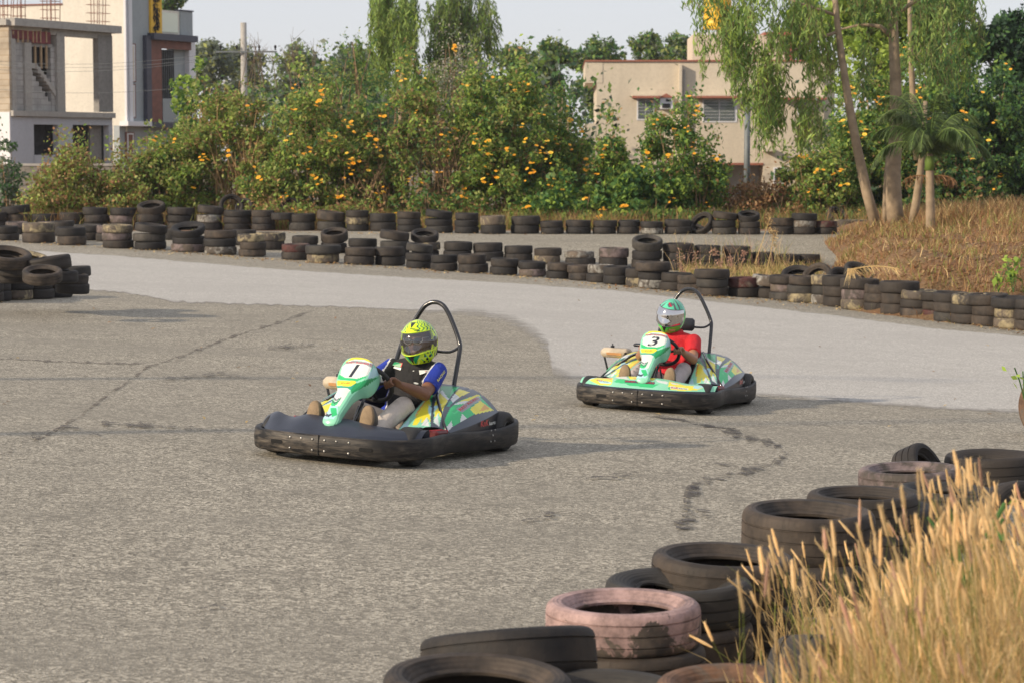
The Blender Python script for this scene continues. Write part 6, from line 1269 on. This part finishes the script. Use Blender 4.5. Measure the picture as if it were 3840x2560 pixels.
# ---------------------------------------------------------------- mound with dry grass at the right
def mound_h(X, Y):
    """height of the bank above the track surface: a rough shelf behind the tyre row"""
    shelf = CAMH - 1.60 + .20 * ss(8.2, 10.5, X) + .05 * math.sin(X * 1.7 + Y * .6) + .05 * math.sin(Y * 1.9 + X) + .035 * math.sin(X * 4.1)
    mask = ss(5.0, 6.2, X - .13 * (Y - 36) + .15 * math.sin(Y * 1.3)) * ss(33.6 + max(0, 6.5 - X) * 1.2, 38.4, Y + (X - 6) * .55)
    return max(0, mask * (shelf - gz(X, Y)))
def make_mound():
    xs = np.arange(3.6, 24, .22); ys = np.arange(30, 58, .28); V = []; n = len(xs)
    for y in ys:
        for x in xs: h = mound_h(x, y); V.append((x, y, gz(x, y) + (h if h > .01 else -.03) + (random.uniform(-.02, .02) if h > .05 else 0)))
    Q = [(j * n + i, j * n + i + 1, (j + 1) * n + i + 1, (j + 1) * n + i) for j in range(len(ys) - 1) for i in range(n - 1) if max(V[j * n + i][2] - gz(V[j * n + i][0], V[j * n + i][1]), 0) > .0 or mound_h(xs[i + 1], ys[j + 1]) > .01]
    m, nt, b = newmat('mound_litter'); tc = N(nt, 'ShaderNodeTexCoord'); v = tc.outputs['Object']; c = mix(nt, ramp(nt, noise(nt, v, 1.3, 6., .7), .4, .65), (.22, .11, .05), (.19, .13, .06)); c = mix(nt, ramp(nt, noise(nt, v, 9., 5., .7), .5, .7), c, (.26, .17, .10)); nt.links.new(c, b.inputs['Base Color']); b.inputs['Roughness'].default_value = .95
    bp = N(nt, 'ShaderNodeBump', Strength=.8, Distance=.05); nt.links.new(noise(nt, v, 14., 6., .7), bp.inputs['Height']); nt.links.new(bp.outputs['Normal'], b.inputs['Normal'])
    o = mesh_obj('earth_mound', V, Q, m, smooth=True); tag(o, kind='structure')
make_mound()
def blades(name, pts, hts, width, mats, wts, lean=.35, label=None, cat='grass', seed=3, segs=2, parent=None):
    rng = np.random.default_rng(seed); n = len(pts); P = np.asarray(pts, float); H = np.asarray(hts, float)[:, None]; d = rng.normal(size=(n, 3)) * lean; d[:, 2] = 1; d /= np.linalg.norm(d, axis=1)[:, None]; a = rng.uniform(0, math.pi, n); s = np.stack([np.cos(a), np.sin(a), np.zeros(n)], 1) * width * .5
    b = rng.normal(size=(n, 3)) * .16; b[:, 2] = -.05; m = P + d * H * .55; e = P + d * H + b * H
    V = np.stack([P - s, P + s, m + s * .7, m - s * .7, e + s * .12, e - s * .12], 1).reshape(-1, 3); base = np.arange(n)[:, None] * 6; Q = np.concatenate([base + np.array([[0, 1, 2, 3]]), base + np.array([[3, 2, 4, 5]])]); k = rng.choice(len(mats), n, p=wts); mi = np.concatenate([k, k])
    o = np_obj(name, V, Q, mats, parent, mi, True); 
    if label: tag(o, label, cat, kind='stuff')
    return o
rng = np.random.default_rng(11)
pts = []; hts = []
for _ in range(95000):
    X = rng.uniform(4.6, 16); Y = rng.uniform(33.5, 53); h = mound_h(X, Y)
    if h < .02: continue
    dens = .35 + .65 * (math.sin(X * 2.3 + Y) * math.sin(Y * 1.3 - X) > -.2); edge = 1. if h < .75 else .6
    if rng.uniform() > dens * edge * .5: continue
    pts.append((X, Y, gz(X, Y) + h - .02)); hts.append(rng.uniform(.07, .28) * (1.5 if X > 8.5 and Y > 43 else 1))
blades('mound_grass', pts, hts, .016, [M['leafdry'], M['grassg'], M['dryred'], M['straw']], [.28, .22, .40, .10], .5, 'short dry grass covering the mound at the right', seed=5)
pts = [(rng.uniform(8.6, 16), rng.uniform(48, 54)) for _ in range(9000)]; blades('mound_tall_grass', [(x, y, gz(x, y) + mound_h(x, y) - .02) for x, y in pts], rng.uniform(.2, .55, len(pts)), .018, [M['leafdry'], M['dryred'], M['grassg'], M['straw']], [.38, .32, .12, .18], .22, 'tall rusty dry grass behind the palm and along the mound top', seed=6)
# verge grass strips: behind the far row, between the rows on the right
def verge(name, x0, x1, y0, y1, n, h0, h1, mats, wts, label, seed, Y=None, lean=.4, width=.018):
    r = np.random.default_rng(seed); P = []
    for _ in range(n):
        if Y is None: g = ground(r.uniform(x0, x1), r.uniform(y0, y1))
        else: yy = r.uniform(*Y); xx = (r.uniform(x0, x1) - CX) / F * yy; g = (xx, yy, gz(xx, yy))
        P.append(tuple(g))
    return blades(name, P, r.uniform(h0, h1, n), width, mats, wts, lean, label, seed=seed)
verge('verge_grass', -150, 2400, 0, 0, 15000, .15, .6, [M['leafdry'], M['dryred'], M['grassg'], M['leaf2']], [.36, .26, .18, .20], 'dry weeds and grass along the foot of the shrubs', 21, (54.2, 57.5))
verge('verge_grass', 2400, 4100, 0, 0, 9000, .15, .65, [M['leafdry'], M['dryred'], M['grassg'], M['leafd']], [.32, .26, .20, .22], 'dry weeds at the foot of the trees behind the mound', 22, (54.6, 58.5))
verge('rushy_grass', 2560, 3080, 985, 1050, 5200, .06, .30, [M['straw'], M['grassg'], M['leafdry']], [.45, .3, .25], 'pale straw and green grass between the two tyre rows at the right', 23, None, .5, .012)
verge('rushy_grass', 2520, 2960, 985, 1030, 330, .35, .75, [M['straw'], M['grassg'], M['seedpink']], [.4, .3, .3], 'taller tufts with reddish heads between the tyre rows', 24, None, .25, .012)
# reddish seed plumes between the rows
C = []; 
for (x, y0, y1) in ((2548, 930, 1010), (2606, 940, 1010), (2680, 930, 960), (2700, 970, 1000), (2740, 960, 1000), (2790, 940, 980), (2560, 1000, 1030)):
    for k in range(60): p = at(x + random.gauss(0, 7), random.uniform(y0, y1), 40.6); C.append(p)
o = leaves('seed_plumes', np.array(C), .045, [M['seedpink']], None, .4); tag(o, 'soft reddish seed plumes over the grass between the tyre rows', 'grass', kind='stuff')
def tallstem(px, py, Y, ytop, dx, label):
    b = at(px, py, Y); e = at(px + dx, ytop, Y) - b; t = empty('tall_grass_stalk', tuple(b)); mb = MB(); mb.tube([(0, 0, 0), tuple(e * .5 + np.array([.01, 0, 0])), tuple(e)], [.008, .006, .004], 5); mb.build('stalk', M['straw'], t); C = [e + np.array([random.gauss(0, .035), random.gauss(0, .03), random.uniform(-.28, .06)]) for _ in range(120)]; leaves('seed_head', np.array(C), .05, [M['straw'], M['leafdry']], t, .3, wts=[.5, .5]); tag(t, label, 'grass stalk', 'tall grass stalks')
tallstem(2830, 990, 39.5, 812, 58, 'taller feathery grass stalk standing between the tyre rows'); tallstem(2872, 1030, 39.0, 865, 32, 'shorter feathery grass stalk right beside the taller one')
# dry palm frond lying over tyres on the mound foot
def dry_frond():
    a = at(3190, 1012, 35.9); b = at(3370, 1010, 35.7); t = empty('fallen_palm_frond', tuple(a)); d = Vector(b - a); P = [d * k / 12 + Vector((0, 0, .05 * math.sin(math.pi * k / 12))) for k in range(13)]; mb = MB(); mb.tube(P, .010, 5); mb.build('rachis', M['straw'], t); f = MB()
    for i in range(90):
        c = P[random.randint(0, 11)]; s = random.choice((-1, 1)); e = c + Vector((random.uniform(.05, .22), -.05, s * random.uniform(.03, .13) - .05)); f.add([c, c + Vector((.012, 0, 0)), e], [(0, 1, 2)])
    for i in range(40): c = P[0] + Vector((random.uniform(-.05, .05), 0, .02)); e = c + Vector((random.uniform(-.1, .14), -.08, -random.uniform(.1, .32))); f.add([c, c + Vector((.012, 0, 0)), e], [(0, 1, 2)])
    f.build('leaflets', M['straw'], t); tag(t, 'dried pale palm frond fallen over old tyres at the mound foot', 'palm frond')
dry_frond()
def weed(px, py, Y, h, label, n=26, size=.12, mats=None):
    b = at(px, py, Y); t = empty('green_weed', tuple(b)); mb = MB(); C = []
    for k in range(5):
        a = random.uniform(0, 6.28); e = Vector((math.cos(a) * .12, math.sin(a) * .12, h * random.uniform(.5, 1))); mb.tube([(0, 0, -.05), e * .5, e], .006, 5); C += [np.array(e * random.uniform(.3, 1)) + RNG.normal(size=3) * .05 for _ in range(n // 5)]
    mb.build('stem', M['leafd'], t); leaves('foliage', np.array(C), size, mats or [M['leafb'], M['leaf']], t, .55, 0, .5, wts=[.5, .5]); tag(t, label, 'weed')
weed(3800, 1090, 35.0, .6, 'bright green milkweed at the right edge of the mound', 40, .13); weed(3745, 1085, 34.6, .3, 'small green weed left of the milkweed', 18, .13)
weed(3842, 1475, 18.55, .28, 'fresh green leaves poking in at the right frame edge', 16, .085, [M['leafb'], M['leafb']])
# leaf litter along the rows and on the mound
def litter(name, gen, n, size, mats, wts, label, seed):
    r = np.random.default_rng(seed); C = np.array([gen(r) for _ in range(n)]); o = leaves(name, C, size, mats, None, .5, 0, 2.2, r, wts, dirs=np.stack([np.cos(np.arange(n) * 2.4), np.sin(np.arange(n) * 2.4), np.zeros(n)], 1)); tag(o, label, 'leaf litter', kind='stuff')
LM = [M['straw'], M['leafdry'], M['dryred']]
def gl(r):
    x = r.uniform(-50, 3900); yb = np.interp(x, [0, 400, 1000, 1900, 2700, 3100, 3500, 3840], [905, 925, 975, 1034, 1116, 1145, 1200, 1245]); g = ground(x, yb + abs(r.normal()) * 7 - 3); return (g[0], g[1], g[2] + .02)
litter('leaf_litter', gl, 900, .07, LM, [.4, .4, .2], 'dry fallen leaves scattered at the foot of the near tyre rows', 31)
def gl2(r):
    g = ground(r.uniform(600, 3200), 874 + abs(r.normal()) * 4); return (g[0], g[1], g[2] + .02)
litter('leaf_litter', gl2, 260, .08, LM, [.4, .4, .2], 'dry fallen leaves along the foot of the far row', 32)
def gl3(r):
    while True:
        X, Y = r.uniform(4.8, 14), r.uniform(34, 50); h = mound_h(X, Y)
        if h > .1: return (X, Y, gz(X, Y) + h + .02)
litter('leaf_litter', gl3, 16000, .085, [M['leafdry'], M['dryred'], M['straw']], [.42, .43, .15], 'rusty brown leaves strewn over the mound', 33)
def gl4(r):
    g = ground(r.uniform(0, 3840), r.uniform(960, 1600)); return (g[0], g[1], g[2] + .012)
litter('leaf_litter', gl4, 70, .05, LM, [.5, .3, .2], 'single dry leaves and bits lying on the track', 34)

# ---------------------------------------------------------------- foreground dry grass with seed heads
def fore_grass():
    r = np.random.default_rng(77); ST = MB(); V = []; Q = []; sv = []; sf = []; mi = []; smi = []
    tops = [(2700, 2300), (2780, 2210), (2860, 2080), (2980, 2010), (3060, 2020), (3140, 1960), (3230, 1960), (3330, 1900), (3420, 1820), (3520, 1760), (3620, 1740), (3720, 1760), (3840, 1800), (3950, 1820)]
    def ring(c, d, rad, n=4):
        a = Vector((1, 0, 0)) if abs(d.x) < .8 else Vector((0, 1, 0)); u = d.cross(a).normalized(); w = d.cross(u); return [c + u * (rad * math.cos(2 * math.pi * k / n)) + w * (rad * math.sin(2 * math.pi * k / n)) for k in range(n)]
    N_ = 1250; dense = [(2900, 2560), (3040, 2370), (3170, 2230), (3290, 2130), (3400, 2020), (3500, 1920), (3600, 1850), (3950, 1840)]
    for i in range(N_):
        Y = r.uniform(5.6, 9.4); px = r.uniform(2930, 4150); dn = r.uniform() < .84; px2 = px + r.normal() * 26
        if not dn: px = r.uniform(2720, 3900); px2 = px - abs(r.normal()) * 30
        cur = dense if dn else tops
        yt = np.interp(px, [t_[0] for t_ in cur], [t_[1] for t_ in cur]) + abs(r.normal()) * (120 if dn else 110) + (r.uniform(0, 620) if dn and r.uniform() < .62 else 0) + (95 if dn else 60)
        tip = Vector(at(px2, yt, Y)); X = (px - CX) / F * Y; lx = r.normal() * .10 + .10; base = Vector((X + lx, Y + r.normal() * .08, gz(X, Y)));
        if tip.z < base.z + .2: continue
        mid = base.lerp(tip, .55) + Vector((r.normal() * .02 + .01, 0, .03)); P = [base, base.lerp(mid, .5), mid, mid.lerp(tip, .5), tip]; rad = [.0022, .0020, .0017, .0013, .0008]; b = len(V)
        for k, p in enumerate(P):
            d = (P[min(k + 1, 4)] - P[max(k - 1, 0)]).normalized(); V += [tuple(q) for q in ring(p, d, rad[k], 3)]
        for k in range(4):
            for q in range(3): Q.append((b + k * 3 + q, b + k * 3 + (q + 1) % 3, b + k * 3 + 3 + (q + 1) % 3, b + k * 3 + 3 + q)); mi.append(0 if (i % 5) else 1)
        if r.uniform() < (.86 if dn else .6):
            d = (P[4] - P[3]).normalized(); d = (d + Vector((r.normal() * .16 - .08, r.normal() * .1, 0))).normalized(); L = r.uniform(.05, .105); wd = r.uniform(.0040, .0062) * (1 if L > .05 else .7); b = len(sv); m_ = 6
            for k in range(m_ + 1):
                f = k / m_; sv += [tuple(q) for q in ring(tip + d * L * f, d, wd * (.35 + .65 * math.sin(math.pi * min(.93, .12 + f * .80))) * r.uniform(.88, 1.12), 6)]
            for k in range(m_):
                for q in range(6): sf.append((b + k * 6 + q, b + k * 6 + (q + 1) % 6, b + k * 6 + 6 + (q + 1) % 6, b + k * 6 + 6 + q)); smi.append(0 if i % 7 else 1)
            for k in range(60):   # bristles
                f = r.uniform(0, 1); c = tip + d * L * f; o = Vector(r.normal(size=3)); o = (o - d * o.dot(d)).normalized(); e = c + (o * .75 + d * .7) * r.uniform(.008, .017); w = d.cross(o) * .0006; b2 = len(sv); st = c + o * wd * .6; sv += [tuple(st - w), tuple(st + w), tuple(e + w * .3), tuple(e - w * .3)]; sf.append((b2, b2 + 1, b2 + 2, b2 + 3)); smi.append(0)
        for q in range(2):   # leaves off the stem
            c = base.lerp(tip, r.uniform(.2, .7)); e = c + Vector((r.normal() * .07, r.normal() * .05, r.uniform(.03, .16))); m2 = c.lerp(e, .5) + Vector((0, 0, .02)); w = Vector((.0022, 0, 0)); b2 = len(V); V += [tuple(c - w), tuple(c + w), tuple(m2 + w), tuple(m2 - w), tuple(e)]; Q.append((b2, b2 + 1, b2 + 2, b2 + 3)); mi.append(0 if r.uniform() < .7 else 1); Q.append((b2 + 3, b2 + 2, b2 + 4, b2 + 4)); mi.append(0)
    Q = [q if len(set(q)) == 4 else q[:3] for q in Q]; n0 = len(V)
    Vall = V + sv; Fall = Q + [tuple(a + n0 for a in f) for f in sf]; M_ = mi + [2 + s for s in smi]
    o = mesh_obj('dry_seeding_grass', Vall, Fall, [M['straw'], M['grassg'], M['seed'], M['seedpink']], None, M_, True); tag(o, 'tall golden grass with fuzzy seed heads filling the near right corner', 'grass', kind='stuff')
    P = []; 
    for _ in range(9000):
        Y = r.uniform(5.6, 9.6); px = r.uniform(2830, 4150); X = (px - CX) / F * Y; P.append((X + .1, Y, gz(X, Y) + r.uniform(0, .12)))
    hx = np.array([max(.12, (gz(p[0], p[1]) * 0 + at(0, np.interp(CX + (p[0]) / p[1] * F, [2850, 3050, 3290, 3500, 3950], [2640, 2420, 2220, 2010, 1940]), p[1])[2] - p[2])) for p in P]) * r.uniform(.45, 1., len(P))
    blades('dry_grass_understorey', P, hx, .005, [M['straw'], M['leafdry'], M['grassg'], M['seed']], [.45, .2, .13, .22], .16, 'dense golden grass blades below the seed heads', seed=78)
fore_grass()
weed(3620, 2140, 7.2, .25, 'single green broad-leaved sprig amid the golden grass', 14, .045, [M['leafd'], M['leafb']])

# ---------------------------------------------------------------- light, sky, camera
SUN_EL = math.radians(23); sd = Vector((-.88, -.50, 0)).normalized(); to_sun = Vector((sd.x * math.cos(SUN_EL), sd.y * math.cos(SUN_EL), math.sin(SUN_EL)))
sl = bpy.data.lights.new('sun', 'SUN'); sl.energy = 4.2; sl.angle = math.radians(1.5); sl.color = (1.0, .83, .62); so = bpy.data.objects.new('sun', sl); COL.objects.link(so); so.rotation_euler = to_sun.to_track_quat('Z', 'Y').to_euler(); so.location = (-20, -10, 20)
w = bpy.data.worlds.new('World'); S.world = w; w.use_nodes = True; nt = w.node_tree; bg = nt.nodes['Background']; sk = nt.nodes.new('ShaderNodeTexSky'); sk.sky_type = 'NISHITA'; sk.sun_disc = False; sk.sun_elevation = SUN_EL; sk.sun_rotation = math.atan2(sd.x, sd.y); sk.air_density = 1.0; sk.dust_density = .5; sk.ozone_density = 3.0
hz = N(nt, 'ShaderNodeMix'); hz.data_type = 'RGBA'; hz.inputs[0].default_value = .8; nt.links.new(sk.outputs[0], hz.inputs[6]); hz.inputs[7].default_value = (5.9, 5.85, 6.2, 1); nt.links.new(hz.outputs[2], bg.inputs['Color']); bg.inputs['Strength'].default_value = .12
S.view_settings.view_transform = 'Standard'; S.view_settings.look = 'None'; S.view_settings.gamma = 1; S.view_settings.exposure = .18
def haze():
    m = bpy.data.materials.new('haze_air'); m.use_nodes = True; nt = m.node_tree; nt.nodes.clear(); o = nt.nodes.new('ShaderNodeOutputMaterial'); v = nt.nodes.new('ShaderNodeVolumePrincipled'); v.inputs['Density'].default_value = .0003; v.inputs['Color'].default_value = (.86, .88, .93, 1); v.inputs['Anisotropy'].default_value = .2; nt.links.new(v.outputs[0], o.inputs['Volume'])
    mb = MB(); mb.box((0, 330, 8), (640, 800, 26)); h = mb.build('haze', m); tag(h, 'thin evening haze over the track and houses', 'haze', kind='stuff')
haze()
cd = bpy.data.cameras.new('camera'); co = bpy.data.objects.new('camera', cd); COL.objects.link(co); cd.sensor_width = 36; cd.lens = 36 * F / 3840; co.location = (0, 0, CAMH); co.rotation_euler = (math.pi / 2 - PITCH, 0, 0); cd.clip_end = 3000; cd.clip_start = .5
cd.dof.use_dof = True; cd.dof.focus_distance = 16.5; cd.dof.aperture_fstop = 6.3
S.camera = co
S.cycles.max_bounces = 6; S.cycles.transparent_max_bounces = 12; S.cycles.use_denoising = True
